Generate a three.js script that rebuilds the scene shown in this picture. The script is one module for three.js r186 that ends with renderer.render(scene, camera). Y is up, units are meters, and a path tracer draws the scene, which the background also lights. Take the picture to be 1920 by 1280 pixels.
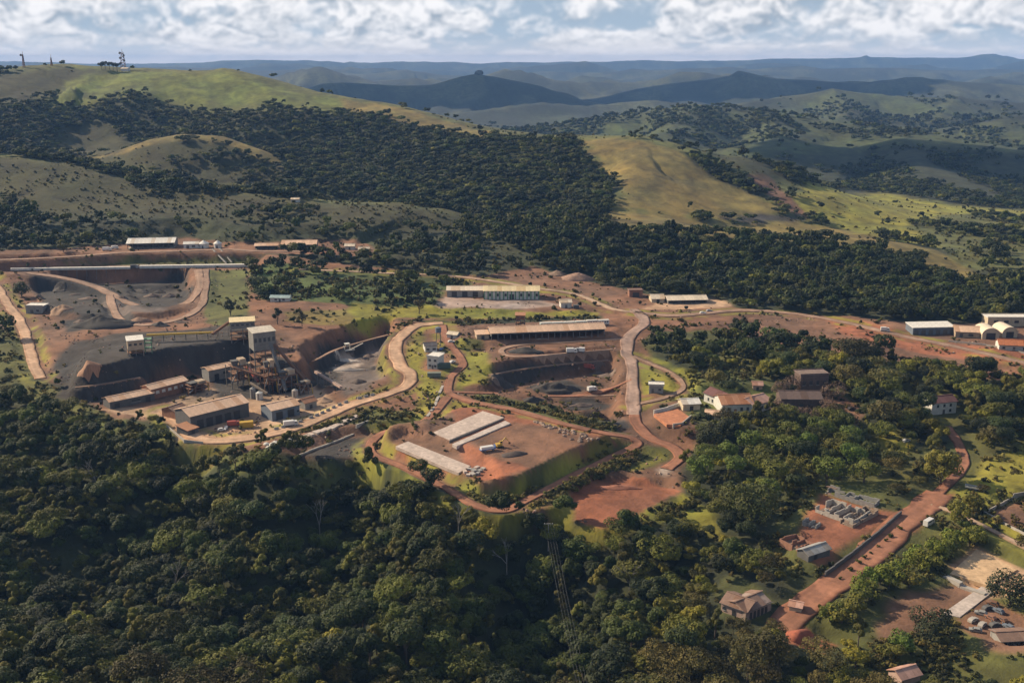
import * as THREE from 'three';
import { mergeGeometries } from 'three/addons/utils/BufferGeometryUtils.js';

// ---------- camera, sky, sun, exposure ----------
const scene = new THREE.Scene();
const camera = new THREE.PerspectiveCamera(36, 1024 / 682, 1, 60000);
camera.position.set(0, 180, 0);
camera.rotation.set(-14.84 * Math.PI / 180, 0, 0);
const renderer = new THREE.WebGLRenderer({ antialias: true });
renderer.toneMapping = THREE.LinearToneMapping;
renderer.toneMappingExposure = 1.52;
renderer.shadowMap.enabled = true;

// noise
function hash2(i, j, s) { let h = Math.imul(i, 374761393) ^ Math.imul(j, 668265263) ^ Math.imul(s, 2147483647 ^ 0x5bd1e995); h = Math.imul(h ^ (h >>> 13), 1274126177); h ^= h >>> 16; return (h >>> 0) / 4294967296; }
function noise(x, y, s = 1) {
  const i = Math.floor(x), j = Math.floor(y), fx = x - i, fy = y - j, u = fx * fx * fx * (fx * (fx * 6 - 15) + 10), v = fy * fy * fy * (fy * (fy * 6 - 15) + 10);
  const a = hash2(i, j, s), b = hash2(i + 1, j, s), c = hash2(i, j + 1, s), d = hash2(i + 1, j + 1, s);
  return (a + (b - a) * u + (c - a) * v + (a - b - c + d) * u * v) * 2 - 1;
}
function fbm(x, y, o = 4, s = 1) { let a = 1, t = 0, n = 0; for (let k = 0; k < o; k++) { t += a * noise(x, y, s + k * 17); n += a; a *= .5; const q = x * 1.6 - y * 1.2; y = x * 1.2 + y * 1.6; x = q; } return t / n; }
function rng(seed) { let a = seed >>> 0; return () => { a = a + 0x6D2B79F5 | 0; let t = Math.imul(a ^ a >>> 15, 1 | a); t = t + Math.imul(t ^ t >>> 7, 61 | t) ^ t; return ((t ^ t >>> 14) >>> 0) / 4294967296; }; }
const clamp = (v, a = 0, b = 1) => Math.min(b, Math.max(a, v)), sstep = (a, b, v) => { const t = clamp((v - a) / (b - a)); return t * t * (3 - 2 * t); }, mix = (a, b, t) => a + (b - a) * t;

const SUN = new THREE.Vector3(-.80, .53, -.36).normalize();
{ // one computed sky: pale blue air, cumulus that crowds towards the horizon, scattered cloud higher up
  const W = 4096, Hh = 2048, data = new Float32Array(W * Hh * 4);
  for (let j = 0; j < Hh; j++) {
    const el = (j + .5) / Hh * Math.PI - Math.PI / 2;
    const step = el < -.02 ? W : el < .25 ? 1 : 8;
    for (let i = 0; i < W; i += step) {
      const az = (i + step / 2) / W * 2 * Math.PI - Math.PI, e = Math.max(el, 0), ed = e * 57.3, k = Math.pow(1 - Math.sin(e), 4);
      let r = mix(.08, .36, k), g = mix(.135, .45, k), b = mix(.235, .54, k);
      const near = 1 - sstep(5, 14, ed), stretch = 1 / (Math.sin(e) + .06), px = Math.cos(az) * stretch, py = Math.sin(az) * stretch;
      let cov, lit;
      if (near > 0) {
        const vx = az * 52, vy = 4.2 * Math.log(ed + .55), wx = fbm(vx * .6, vy * .7, 3, 33) * .9, wy = fbm(vx * .6 + 40, vy * .7, 3, 34) * .7;
        const big = fbm(vx * .22 + wx * .3 + 3, vy * .45 + wy * .3, 2, 40), puff = fbm(vx * .8 + wx, vy * .8 + wy, 6, 61), fine = fbm(vx * 3.4 + wy * 2, vy * 3 + wx * 2, 4, 77);
        const up = fbm(vx * .8 + wx, (vy + .5) * .8 + wy, 5, 61), calm = sstep(.2, 2.2, ed);
        cov = sstep(-.34, .3, big * .7 + puff * .6 + fine * .14 + .2);
        lit = clamp(.6 + ((puff - up) * 1.3 + fine * .42) * (.35 + .65 * calm) + big * .2, 0, 1);
      } else cov = lit = 0;
      if (near < 1) { const q = fbm(px * 1.1, py * 1.1, 5, 90); cov = mix(sstep(.16, .5, q), cov, near); lit = mix(.45 + q * .6, lit, near); }
      r = mix(r, mix(.30, .80, lit), cov); g = mix(g, mix(.35, .785, lit), cov); b = mix(b, mix(.41, .785, lit), cov);
      const hz = Math.exp(-Math.pow(ed / .75, 1.5)) * .6; r = mix(r, 1.15, hz); g = mix(g, 1.0, hz); b = mix(b, .92, hz);
      for (let q = i; q < Math.min(W, i + step); q++) { const o = (j * W + q) * 4; data[o] = r * .87; data[o + 1] = g * .87; data[o + 2] = b * .87; data[o + 3] = 1; }
    }
  }
  const sky = new THREE.DataTexture(data, W, Hh, THREE.RGBAFormat, THREE.FloatType);
  sky.mapping = THREE.EquirectangularReflectionMapping; sky.magFilter = THREE.LinearFilter; sky.needsUpdate = true;
  scene.background = sky; scene.environment = sky;
}
const sun = new THREE.DirectionalLight(new THREE.Color(1, .82, .585), 5);
sun.position.copy(SUN).multiplyScalar(3000).add(new THREE.Vector3(0, 0, -900)); sun.target.position.set(0, 0, -900);
sun.castShadow = true; sun.shadow.mapSize.set(4096, 4096);
Object.assign(sun.shadow.camera, { left: -1500, right: 1500, top: 1500, bottom: -1500, near: 10, far: 8000 });
scene.add(sun, sun.target);
scene.fog = new THREE.FogExp2(new THREE.Color(.25, .50, 1), 5.2e-5);

// ---------- terrain: plan coordinates are x (east, metres) and d (metres north of the viewpoint, d = -z) ----------
// levels of the valley and the mine, [x, d, height]
const LEVELS = [
  // mine
  [-436.8,882.8,12], [-400.0,801.9,2], [-342.5,679.4,0], [-317.4,624.5,-6], [-295.0,618.8,-6], [-296.3,671.8,2], [-320.2,811.0,0], [-302.3,886.4,2], [-233.1,731.5,2], [-234.6,856.6,8], [-197.9,715.0,6],
  [-192.0,542.9,-9], [-145.0,496.9,-10], [-224.5,551.9,-9], [-109.3,506.9,-8], [-144.9,774.9,8], [-135.2,719.1,5], [-87.5,846.6,10], [-74.4,711.6,3], [-26.3,846.6,10], [-23.8,761.2,7], [15.8,761.2,7], [-28.7,685.3,4], [-38.4,604.4,0], [-40.0,534.3,-3],
  [14.0,668.0,3], [48.2,654.6,3], [28.3,592.4,-3], [40.7,543.1,-6], [-68.5,487.0,-9], [-91.3,531.4,-8], [-42.0,485.9,-3], [10.7,495.7,-1], [45.8,501.1,-3], [-4.6,423.2,-9], [-26.8,446.8,-9], [65.2,504.2,-7], [47.6,460.7,-9.5], [77.1,456.7,-10.5], [39.0,417.1,-12.5],
  [93.5,748.0,6], [75.8,624.1,1], [66.1,537.3,-4], [127.0,715.0,6], [107.6,597.7,2], [84.5,525.7,-3], [131.0,559.3,1], [171.9,668.0,3], [220.4,715.0,6], [256.7,660.5,5], [321.7,650.9,4], [346.2,688.6,5], [199.1,586.0,-1], [233.0,552.5,-3], [277.2,552.5,-3],
  [117.3,493.9,-6], [170.6,493.9,-6], [96.1,451.5,-11], [187.9,467.9,-7], [230.8,479.2,-6], [168.7,414.4,-10], [126.5,378.9,-12], [213.2,412.2,-9], [193.1,368.0,-11], [144.6,347.0,-13], [100.7,328.3,-15], [88.6,358.6,-15], [166.5,330.3,-12], [161.5,299.0,-13], [225.8,353.8,-8], [338.6,508.8,0], [378.6,630.8,6],
  // upper terrace behind the pit
  [-451.5,916.0,20], [-361.9,927.5,18], [-314.3,927.5,18], [-257.1,927.5,18], [-191.6,933.2,17], [-132.0,917.3,15], [-72.8,882.8,12], [-530.4,889.5,20], [-476.0,723.3,4], [-404.4,631.3,-8],
  // ravines and spurs under the mine
  [-341.9,547.7,-20], [-282.5,548.3,-14], [-227.8,520.5,-19], [-182.2,510.2,-18], [-254.3,483.3,-33], [-207.5,466.2,-31], [-172.7,476.9,-33], [-156.6,505.6,-25], [-163.3,469.7,-41], [-173.3,437.4,-47], [-202.2,418.2,-50], [-241.6,402.6,-54],
  [-130.3,468.1,-18], [-116.0,437.9,-26], [-111.5,406.5,-36], [-121.1,381.9,-42], [-101.2,462.3,-21], [-87.7,470.2,-30], [-70.7,478.4,-28], [-73.3,439.4,-40], [-81.6,401.8,-46], [-94.2,375.8,-48], [-49.0,447.0,-17], [-23.7,430.9,-15], [-24.4,399.4,-20], [-29.5,375.2,-24], [-39.4,346.8,-26], [-48.2,322.1,-30],
  [2.3,414.5,-20], [11.3,402.8,-34], [17.2,378.8,-45], [18.1,349.3,-50], [37.3,393.0,-24], [39.6,369.3,-30], [31.3,342.5,-30], [64.1,397.5,-19], [59.9,366.3,-26], [62.8,322.7,-22], [44.0,319.2,-26], [86.4,306.8,-18], [122.5,309.9,-16],
  [-229.2,427.7,-42], [-180.7,329.1,-26], [-145.9,335.5,-30], [-106.1,330.3,-31], [-77.8,330.0,-33], [-214.1,322.7,-22],
  // nearer than the picture
  [-200, 200, -30], [-60, 190, -34], [60, 180, -45], [200, 190, -26], [0, 60, -40], [-400, 100, -20], [400, 100, -20], [0, -150, -40], [450, 320, -10], [-450, 400, -25],
  // valley floors between the hills, [x, d, height]
  [-420, 1120, 14], [-150, 1060, 8], [60, 1000, 6], [230, 900, 8], [260, 1150, 6], [480, 900, 6], [620, 780, 6], [400, 1250, 4], [520, 1350, -4], [650, 1300, -8], [650, 1600, -26], [900, 1500, -22], [800, 1150, 0], [-900, 1300, 16], [-350, 1400, 12], [-150, 1330, 10], [-560, 1420, 14], [100, 1300, 14], [-800, 900, 14], [900, 900, 6],
  [1200, 2000, -58], [800, 1900, -52], [400, 1800, -30], [0, 2500, -30], [-1500, 2500, 0], [1500, 2700, -60], [-700, 1650, 30], [400, 2300, -50], [700, 2600, -60], [0, 3500, -50], [-2000, 3500, -30], [2500, 3500, -50], [700, 3400, -60],
];
const tps = (() => {
  const q = LEVELS.map(([x, d, h]) => [x / 100, d / 100, h]), n = q.length, m = n + 3, A = [];
  const U = r2 => r2 > 1e-9 ? .5 * r2 * Math.log(r2) : 0;
  for (let i = 0; i < n; i++) { const r = new Float64Array(m + 1); for (let j = 0; j < n; j++) r[j] = U((q[i][0] - q[j][0]) ** 2 + (q[i][1] - q[j][1]) ** 2); r[i] += .004; r[n] = 1; r[n + 1] = q[i][0]; r[n + 2] = q[i][1]; r[m] = q[i][2]; A.push(r); }
  for (let k = 0; k < 3; k++) { const r = new Float64Array(m + 1); for (let j = 0; j < n; j++) r[j] = k ? q[j][k - 1] : 1; A.push(r); }
  for (let c = 0; c < m; c++) { let p = c; for (let r = c + 1; r < m; r++) if (Math.abs(A[r][c]) > Math.abs(A[p][c])) p = r; [A[c], A[p]] = [A[p], A[c]]; for (let r = c + 1; r < m; r++) { const f = A[r][c] / A[c][c]; if (f) for (let k = c; k <= m; k++) A[r][k] -= f * A[c][k]; } }
  const w = new Float64Array(m); for (let r = m - 1; r >= 0; r--) { let v = A[r][m]; for (let k = r + 1; k < m; k++) v -= A[r][k] * w[k]; w[r] = v / A[r][r]; }
  return (x, d) => { x /= 100; d /= 100; let v = w[n] + w[n + 1] * x + w[n + 2] * d; for (let i = 0; i < n; i++) { const a = x - q[i][0], b = d - q[i][1]; v += w[i] * U(a * a + b * b); } return v; };
})();
// crests of the hills, each [x, d, height], with the half width of its flanks
const RIDGES = [
  { w: 560, c: [[-1081.9,1800,152.6], [-928.5,1850,160.7], [-880.9,1950,174.5], [-814.6,2000,179.1], [-746.6,2000,172.4], [-697.6,2000,170.5], [-650.5,1980,163.1]] },
  { w: 520, c: [[-650.5,1980,163.1], [-584.1,1980,165.0], [-513.2,1970,167.9], [-451.2,1930,158.0], [-369.2,1870,138.1], [-289.6,1830,125.8], [-231.7,1800,118.0], [-155.4,1740,104.9], [-92.5,1690,90.6], [-24.5,1640,78.8]] },
  { w: 200, c: [[-739.5,1980,168.7], [-739.4,1780,127.3], [-759.0,1700,109.1]] },
  { w: 180, c: [[-627.6,1930,150.6], [-483.4,1740,107.4], [-426.1,1680,93.6]] },
  { w: 160, c: [[-520.4,1960,164.2], [-391.9,1800,122.3], [-312.3,1700,103.3]] },
  { w: 190, back: .6, c: [[-704.6,1560,46.1], [-633.3,1540,51.6], [-563.5,1520,59.3], [-501.8,1500,80.1], [-457.2,1490,85.9], [-399.1,1480,81.4], [-351.0,1460,66.2], [-311.1,1440,49.2], [-254.1,1400,35.4]] },
  { w: 230, back: .55, c: [[-806.8,1280,85.9], [-653.2,1230,82.3], [-582.4,1210,80.3], [-541.8,1200,78.8], [-484.4,1190,71.3], [-418.9,1170,58.0], [-354.6,1150,49.1], [-291.8,1130,44.5], [-231.7,1115,41.3], [-178.6,1100,39.8], [-121.7,1090,40.0], [-82.3,1080,34.7], [-48.2,1050,24.8]] },
  { w: 330, c: [[-297.6,1760,89.5], [-206.2,1730,99.4], [-133.8,1680,87.9], [-71.8,1600,81.3], [-7.7,1540,77.4], [68.3,1520,80.3], [96.1,1480,77.1]] },
  { w: 330, back: .5, c: [[96.1,1480,77.1], [137.6,1450,83.4], [171.5,1430,81.3], [210.3,1400,73.0]] },
  { w: 210, back: .36, sharp: .3, c: [[210.3,1400,73.0], [254.6,1370,57.6], [287.1,1340,41.6], [311.7,1310,23.6], [335.1,1280,6.4]] },
  { w: 150, c: [[171.5,1430,81.3], [143.8,1240,51.9], [107.2,1110,28.9]] },
  { w: 150, c: [[51.0,1000,28.6], [97.8,1010,33.8], [147.9,1000,31.1], [197.2,990,26.5], [270.7,980,23.0], [326.2,965,20.4], [367.0,940,13.4], [394.0,910,6.8], [405.5,860,-1.8]] },
  { w: 300, c: [[369.2,1700,-8.4], [433.8,1650,-8.7], [480.1,1580,-11.0]] },
  { w: 420, back: .8, c: [[417.2,2250,-2.0], [495.4,2250,12.4], [607.6,2250,16.9], [705.1,2200,9.6], [813.9,2200,23.8], [903.2,2150,24.1], [1020.6,2100,13.2], [1172.1,2050,9.1]] },
  { w: 620, c: [[57.8,2900,2.5], [208.9,3000,24.3], [363.3,3050,48.4], [505.6,3000,65.1], [585.1,2950,62.7], [691.3,2900,47.8], [821.8,2800,34.6], [928.5,2700,20.0], [960.0,2600,14.5]] },
  { w: 520, c: [[1218.8,3300,-33.3], [1380.6,3300,-7.4], [1494.2,3200,31.0], [1730.4,3200,46.5]] },
  { w: 800, c: [[770.9,4200,4.8], [937.0,4300,29.8], [1109.6,4400,51.8], [1304.4,4400,64.5], [1500.6,4400,58.1], [1616.3,4300,50.5], [1787.6,4300,40.2], [2059.4,4200,31.3]] },
  { w: 480, sharp: .4, c: [[-131.0,4400,-5.6], [0.0,4500,11.9], [136.7,4600,21.5], [302.8,4700,2.2], [475.5,4800,10.0], [641.4,4800,23.9], [775.0,4600,8.2]] },
  { w: 260, c: [[505.6,3000,65.1], [373.7,2500,33.1], [263.9,2200,27.0]] },
  { w: 240, c: [[691.3,2900,47.8], [623.4,2450,24.1], [516.9,2150,11.4]] },
  { w: 260, c: [[813.9,2200,23.8], [717.2,1850,-1.8], [635.8,1700,-12.7]] },
  { w: 300, c: [[1304.4,4400,64.5], [1174.8,3700,25.7], [984.8,3300,10.3]] },
  { w: 300, c: [[1787.6,4300,40.2], [1470.3,3700,7.7]] },
  { w: 850, sharp: .3, c: [[-1067.5,5400,33.0], [-949.1,5500,80.5], [-840.3,5500,88.4], [-569.7,5500,72.6], [-406.9,5500,75.2], [-298.1,5500,93.6], [-203.0,5500,114.7], [0.0,5500,88.4], [133.2,5400,69.3], [235.8,5300,33.2], [360.5,5200,-1.6], [480.6,5100,-27.8]] },
  { w: 420, c: [[-242.9,5480,104.4], [-169.9,5480,120.1], [-94.5,5480,101.8]] },
  { w: 950, sharp: .3, c: [[437.0,6300,-52.2], [770.1,6500,31.2], [961.4,6500,62.4], [1184.6,6500,87.3], [1311.5,6500,109.0], [1357.9,6500,136.9], [1422.5,6500,124.5], [1568.3,6500,93.5], [1889.6,6500,77.9], [2144.3,6400,79.5], [2294.8,6300,105.2], [2387.8,6300,105.2], [2566.8,6200,76.7], [2967.0,6200,53.0]] },
  { w: 2200, c: [[-5952.9,10920,143.9], [-5146.5,10920,159.4], [-3808.2,10920,138.7], [-2896.4,10920,138.7], [-2086.5,10608,94.4], [-1432.6,10400,76.3], [-1022.2,10400,120.9], [-665.2,10400,71.3], [-48.7,9880,39.0], [472.0,9568,-11.5], [896.5,9568,-2.3], [1484.0,10400,71.3], [2361.8,10920,107.5], [3433.6,10920,128.3], [4507.7,10920,117.9], [5581.0,10920,117.9]] },
  { w: 3400, c: [[-10514.3,17000,156.1], [-8007.9,17000,180.3], [-5925.5,17000,148.0], [-5505.4,17000,180.3], [-4503.9,17000,188.3], [-3337.0,17000,172.2], [-2837.2,17000,156.1], [-1834.2,17000,212.5], [-917.3,17000,196.4], [-500.5,17000,180.3], [833.9,17000,196.4], [2000.5,17000,228.6], [2668.3,17000,204.4], [3667.5,17000,228.6], [3998.9,17000,260.8], [4998.0,17000,268.8], [5663.7,17000,276.9], [6996.4,17000,276.9], [7282.4,17000,325.1], [7507.1,17000,325.1], [7790.6,17000,252.7], [8669.8,17000,220.5], [11174.9,17000,196.4]] },
  { w: 1000, c: [[5270.2,16600,274.6], [5380.0,16600,321.7], [5481.7,16600,274.6]] },
  // folded ranges towards the horizon
  ...[[7600, 148, 15, 800], [9000, 140, 13, 950], [11500, 131, 10, 1300], [13800, 124, 8, 1500], [17000, 116, 3, 1800]].map(([d, y, a, w], k) => ({ w, sharp: .5, c: Array.from({ length: 57 }, (_, i) => { const u = (i / 28 - 1) * .62, n = fbm(i * .36 + k * 9, k * 3.7, 4, 81), D = d * (1 + .06 * fbm(i * .3, k, 2, 82)); return [u * D, D, 180 - (y - 118 - a * n * 2.2) / 1970 * D]; }) })),
].map(r => ({ ...r, b: [Math.min(...r.c.map(p => p[0])) - r.w, Math.max(...r.c.map(p => p[0])) + r.w, Math.min(...r.c.map(p => p[1])) - r.w, Math.max(...r.c.map(p => p[1])) + r.w] }));

// earthworks: pads {poly, level, slope width}; roads {line of [x, d, level], half width, slope width}
const PADS = [], ROADS = [];
const bbox = (p, e) => [Math.min(...p.map(q => q[0])) - e, Math.max(...p.map(q => q[0])) + e, Math.min(...p.map(q => q[1])) - e, Math.max(...p.map(q => q[1])) + e];
function pad(level, slope, ...poly) { PADS.push({ poly, level, slope, b: bbox(poly, slope) }); return poly; }
function spline(line, step = 4) {
  const c = new THREE.CatmullRomCurve3(line.map(([x, d, l]) => new THREE.Vector3(x, l, d)), false, 'centripetal');
  const n = Math.max(2, Math.round(c.getLength() / step)), o = [];
  for (let i = 0; i <= n; i++) { const p = c.getPoint(i / n); o.push([p.x, p.z, p.y]); }
  return o;
}
function road(half, slope, ...line) { const s = spline(line); ROADS.push({ line: s, half, slope, b: bbox(s, half + slope + 2) }); return s; }
function polyDist(poly, x, d) { // signed: negative inside
  let m = 1e9, inside = false;
  for (let i = 0, j = poly.length - 1; i < poly.length; j = i++) {
    const ax = poly[j][0], ad = poly[j][1], bx = poly[i][0], bd = poly[i][1];
    if ((ad > d) !== (bd > d) && x < (bx - ax) * (d - ad) / (bd - ad) + ax) inside = !inside;
    const ex = bx - ax, ed = bd - ad, t = clamp(((x - ax) * ex + (d - ad) * ed) / (ex * ex + ed * ed || 1)), dx = x - ax - ex * t, dd = d - ad - ed * t;
    m = Math.min(m, dx * dx + dd * dd);
  }
  return (inside ? -1 : 1) * Math.sqrt(m);
}
function lineNear(line, x, d) { // [distance, level, d of the nearest point]
  let m = 1e18, l = 0, c = 0;
  for (let i = 1; i < line.length; i++) {
    const a = line[i - 1], b = line[i], ex = b[0] - a[0], ed = b[1] - a[1], t = clamp(((x - a[0]) * ex + (d - a[1]) * ed) / (ex * ex + ed * ed || 1)), dx = x - a[0] - ex * t, dd = d - a[1] - ed * t, q = dx * dx + dd * dd;
    if (q < m) { m = q; l = a[2] + (b[2] - a[2]) * t; c = a[1] + ed * t; }
  }
  return [Math.sqrt(m), l, c];
}
const inBox = (b, x, d) => x > b[0] && x < b[1] && d > b[2] && d < b[3];
// terraces, pits and banks of the mine (order matters: later ones cut into earlier ones)
pad(18, 34, [-519.8,870.4], [-565.2,950.0], [-367.3,961.7], [-318.0,985.9], [-261.3,961.7], [-236.6,961.7], [-179.0,970.7], [-125.2,938.6], [-122.4,916.6], [-169.5,916.6], [-250.2,919.3], [-295.8,913.9], [-344.9,900.7], [-389.6,880.2]);
pad(10, 9, [-475.6,869.3], [-491.9,900.7], [-225.7,913.4], [-219.3,886.0], [-322.7,881.2], [-401.8,864.7]);
pad(5, 6, [-387.0,844.9], [-374.7,873.8], [-280.5,883.1], [-256.6,828.0], [-240.3,759.3], [-272.3,735.4], [-312.0,738.7], [-350.9,766.4]);
pad(-2, 6, [-392.5,850.5], [-379.3,883.2], [-284.7,887.7], [-269.0,850.5], [-253.4,791.5], [-282.2,773.5], [-317.9,782.4], [-358.5,791.5]); // upper pit floor
pad(-6, 9, [-317.7,862.7], [-283.9,869.2], [-269.6,834.0], [-292.5,814.5]);
pad(8, 12, [-261.8,629.8], [-238.6,649.2], [-196.5,669.7], [-170.1,676.8], [-157.2,636.1], [-183.9,623.5], [-213.5,613.8], [-248.0,586.2]); // upper plant terrace
pad(-9, 7, [-228.6,563.0], [-245.6,575.5], [-228.2,595.8], [-209.9,628.8], [-167.5,646.6], [-136.7,646.6], [-117.3,595.8], [-97.5,570.6], [-120.4,534.2], [-139.7,519.2], [-171.5,513.6], [-192.0,547.4]); // lower plant terrace
pad(3, 8, [-162.0,648.1], [-140.3,668.0], [-126.3,668.0], [-124.9,631.6], [-140.9,605.5]);
pad(-10, 9, [-128.9,650.0], [-122.2,682.0], [-104.4,709.8], [-90.7,726.0], [-87.9,702.7], [-90.8,678.0], [-82.7,638.0], [-78.8,624.1], [-87.0,606.4], [-98.3,595.8], [-117.2,612.9]); // settling pit
pad(6, 8, [-42.2,670.4], [-16.6,705.7], [71.0,715.0], [69.2,696.5], [64.5,664.9], [-17.2,656.7], [-27.8,662.1]); // long shed terrace
pad(8, 10, [-62.7,753.2], [-53.3,790.0], [24.7,793.9], [58.8,753.2], [38.4,736.0], [-23.2,742.8]);
pad(4, 8, [-18.3,631.8], [-10.2,648.3], [58.8,658.8], [64.4,644.4], [59.6,628.1], [29.5,620.8], [-9.6,607.8]);
pad(-8, 8, [0.0,610.8], [13.2,624.3], [37.1,638.4], [61.2,643.2], [65.5,617.5], [59.4,587.5], [12.5,589.5], [-6.3,592.6]);
pad(-11, 8, [15.7,590.6], [60.0,592.7], [62.2,576.7], [54.1,561.4], [30.2,565.1]);
pad(-13, 8, [29.7,554.4], [47.5,554.4], [60.2,547.3], [55.1,540.3], [40.9,543.8]);
pad(-1, 9, [-38.4,511.6], [-28.9,541.9], [-10.2,544.6], [0.0,532.0], [54.5,494.1], [49.6,483.5], [-4.7,432.7], [-16.7,437.6], [-22.1,452.9], [-52.5,486.5]); // central pad
pad(-3.5, 5, [-67.3,482.8], [-53.9,506.5], [-13.2,467.2], [-10.7,447.4], [-24.3,437.4], [-49.6,461.8]);
pad(-8.5, 3, [66.7,505.1], [36.4,480.0], [6.0,442.5], [-14.3,436.5], [-18.9,430.6], [-3.4,416.5], [18.8,427.7], [39.1,448.7], [79.3,455.0], [82.8,485.7]);
pad(-12, 5, [26.2,442.8], [38.1,460.3], [55.9,466.8], [77.3,453.9], [59.2,431.6], [38.6,412.3], [27.8,422.0]); // lower pad
pad(-10, 8, [54.2,475.4], [77.9,496.9], [82.1,489.5], [73.8,468.6], [60.9,466.6]);
pad(-10, 5, [-108.8,496.9], [-89.6,520.3], [-76.1,524.4], [-72.5,496.9], [-89.8,488.1]);
pad(-1.5, 6, [76.4,562.2], [112.6,572.1], [150.9,567.1], [141.8,530.0], [101.9,513.0], [73.8,508.9]);
pad(6, 12, [86.7,756.7], [114.0,783.9], [154.1,780.2], [177.3,739.5], [138.5,696.5], [99.6,705.7]);
pad(5, 10, [259.1,677.1], [362.8,700.5], [330.7,634.4], [300.1,640.7]);
pad(-10, 6, [120.3,403.8], [138.8,446.1], [159.1,426.6], [170.4,425.4], [120.4,372.7], [113.9,379.5]);
pad(-12.5, 5, [168.6,373.1], [189.9,399.0], [204.0,377.6], [191.8,352.0], [173.8,356.1]);
pad(-13.5, 6, [128.2,332.9], [149.3,360.0], [169.5,360.0], [185.5,364.2], [186.4,340.3], [173.9,325.8], [151.7,325.8], [126.5,322.3]);
pad(-9, 5, [207.9,426.0], [238.4,440.7], [214.6,391.7]);
pad(-15, 5, [75.2,362.8], [85.5,373.5], [97.7,354.6], [88.6,341.0], [76.2,346.7]);
pad(-18, 6, [98.4,333.4], [105.6,346.3], [114.4,329.8], [107.6,325.7]);
const haulRoad = road(5.5, 7, [-48.5,713.8,4], [-64.9,709.6,3.5], [-71.1,696.5,3], [-75.9,669.1,2], [-74.6,646.3,1], [-67.5,619.8,-0.5], [-60.7,602.7,-1.5], [-61.9,588.2,-3], [-72.9,575.5,-4.5], [-90.2,563.5,-6], [-105.0,544.5,-8], [-119.2,528.6,-8.8], [-138.7,515.2,-9], [-159.0,513.6,-9], [-181.0,540.3,-9], [-194.3,561.1,-9]);
const pinkRoad = road(5, 7, [88.6,745.8,6.5], [92.6,718.2,6], [89.9,701.6,5.5], [77.9,675.3,4], [73.2,643.5,2.5], [73.4,614.1,0.5], [70.4,584.0,-2], [67.0,552.4,-4.5], [66.8,530.0,-6], [72.1,511.0,-7.2], [81.6,500.5,-8.5], [83.5,489.7,-9.5], [74.8,475.4,-10]);
const backRoad = road(3.4, 6, [-178.6,865.6,13], [-115.0,856.8,12], [-48.2,848.6,10.5], [-12.9,829.2,10], [20.9,807.0,9], [49.2,790.0,8], [67.0,757.6,7], [73.7,744.5,6.8], [90.1,735.7,6.5]);
const ringRoad = road(3, 5, [-48.1,707.6,4], [-42.1,668.0,3], [-32.9,637.0,1.5], [-30.1,619.9,0.5], [-36.2,598.9,-1], [-36.0,573.7,-2], [-23.8,557.0,-2], [0.0,540.6,-1.5], [27.8,517.7,-2], [46.5,508.9,-3.5], [61.3,506.4,-5.5], [63.9,502.7,-7], [50.2,488.6,-8.5], [24.9,458.3,-8.5], [5.9,433.5,-8.5], [-3.5,423.2,-8.5], [-14.1,427.7,-8.5], [-29.3,446.8,-8.5], [-48.5,470.3,-8.5], [-69.1,491.5,-8.5], [-72.4,506.7,-8.5], [-67.1,520.0,-7.5], [-48.2,528.8,-5], [-36.0,563.8,-2]);
const railRoad = road(4.5, 8, [90.1,735.7,6.5], [113.6,725.8,6.5], [170.2,742.4,6.5], [206.0,731.2,6], [235.8,704.6,5.5], [260.7,671.5,5], [285.6,646.4,4.5], [318.3,602.1,4]);
const westRoad = road(4.5, 6, [-469.6,893.3,10], [-421.2,838.5,5], [-391.4,792.4,2], [-357.4,739.7,0], [-328.2,686.9,-2], [-311.1,654.1,-4], [-287.7,613.2,-6]);
const upperRoad = road(4, 6, [-500.1,875.3,18], [-419.0,885.3,18], [-375.0,900.7,18], [-343.7,916.6,18], [-294.4,924.7,18], [-253.8,933.0,18], [-227.9,924.7,18], [-170.4,922.0,18]);
const loopRoad = road(2.6, 5, [75.8,635.9,1.8], [84.0,624.1,1], [93.6,610.0,0], [99.7,591.3,-1], [98.2,577.2,-1.5], [87.1,563.8,-2], [68.3,556.1,-4.2]);
const villageRoad = road(5.5, 6, [95.5,337.2,-16], [113.9,355.9,-13.5], [130.8,372.1,-12], [150.3,393.4,-11], [169.7,417.1,-10], [184.9,432.9,-9.5], [203.2,455.0,-8.5], [218.7,476.0,-7.5], [226.0,499.0,-6.5], [228.7,522.9,-5]);
const laneRoad = road(2, 4, [186.1,432.9,-9.5], [194.4,421.5,-9.5], [202.8,403.8,-10], [213.2,383.8,-11]);
const pitRoad = road(4.5, 5, [-406.2,864.7,10], [-378.4,861.5,7], [-346.9,848.1,3], [-324.6,828.5,0.5], [-298.8,797.9,-0.5], [-271.8,779.1,0], [-250.6,783.2,2], [-247.9,813.1,6], [-259.4,856.6,8], [-267.3,881.4,9.5]);
const terraceTrack = road(2.4, 4, [71.9,667.8,4.5], [34.7,660.8,4.2], [5.2,654.8,4], [-6.8,641.8,4], [-1.7,628.1,4], [16.6,628.1,4], [36.8,634.3,4], [64.3,643.1,4]);
const lowerTrack = road(2.2, 4, [-36.0,573.7,-2], [-18.5,578.0,-4], [6.3,588.5,-8], [37.6,589.5,-8], [56.9,594.7,-7], [70.6,594.5,-1]);
const bench = road(1.4, 2.5, [-253.5,581.9,-2], [-237.4,588.6,-1.5], [-221.5,598.9,-1]);
const terraceBench = road(1.3, 2, [-14.4,604.9,-1.5], [9.8,619.8,-1.5], [36.6,630.4,-1.5], [60.6,637.7,-1.5]);
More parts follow.
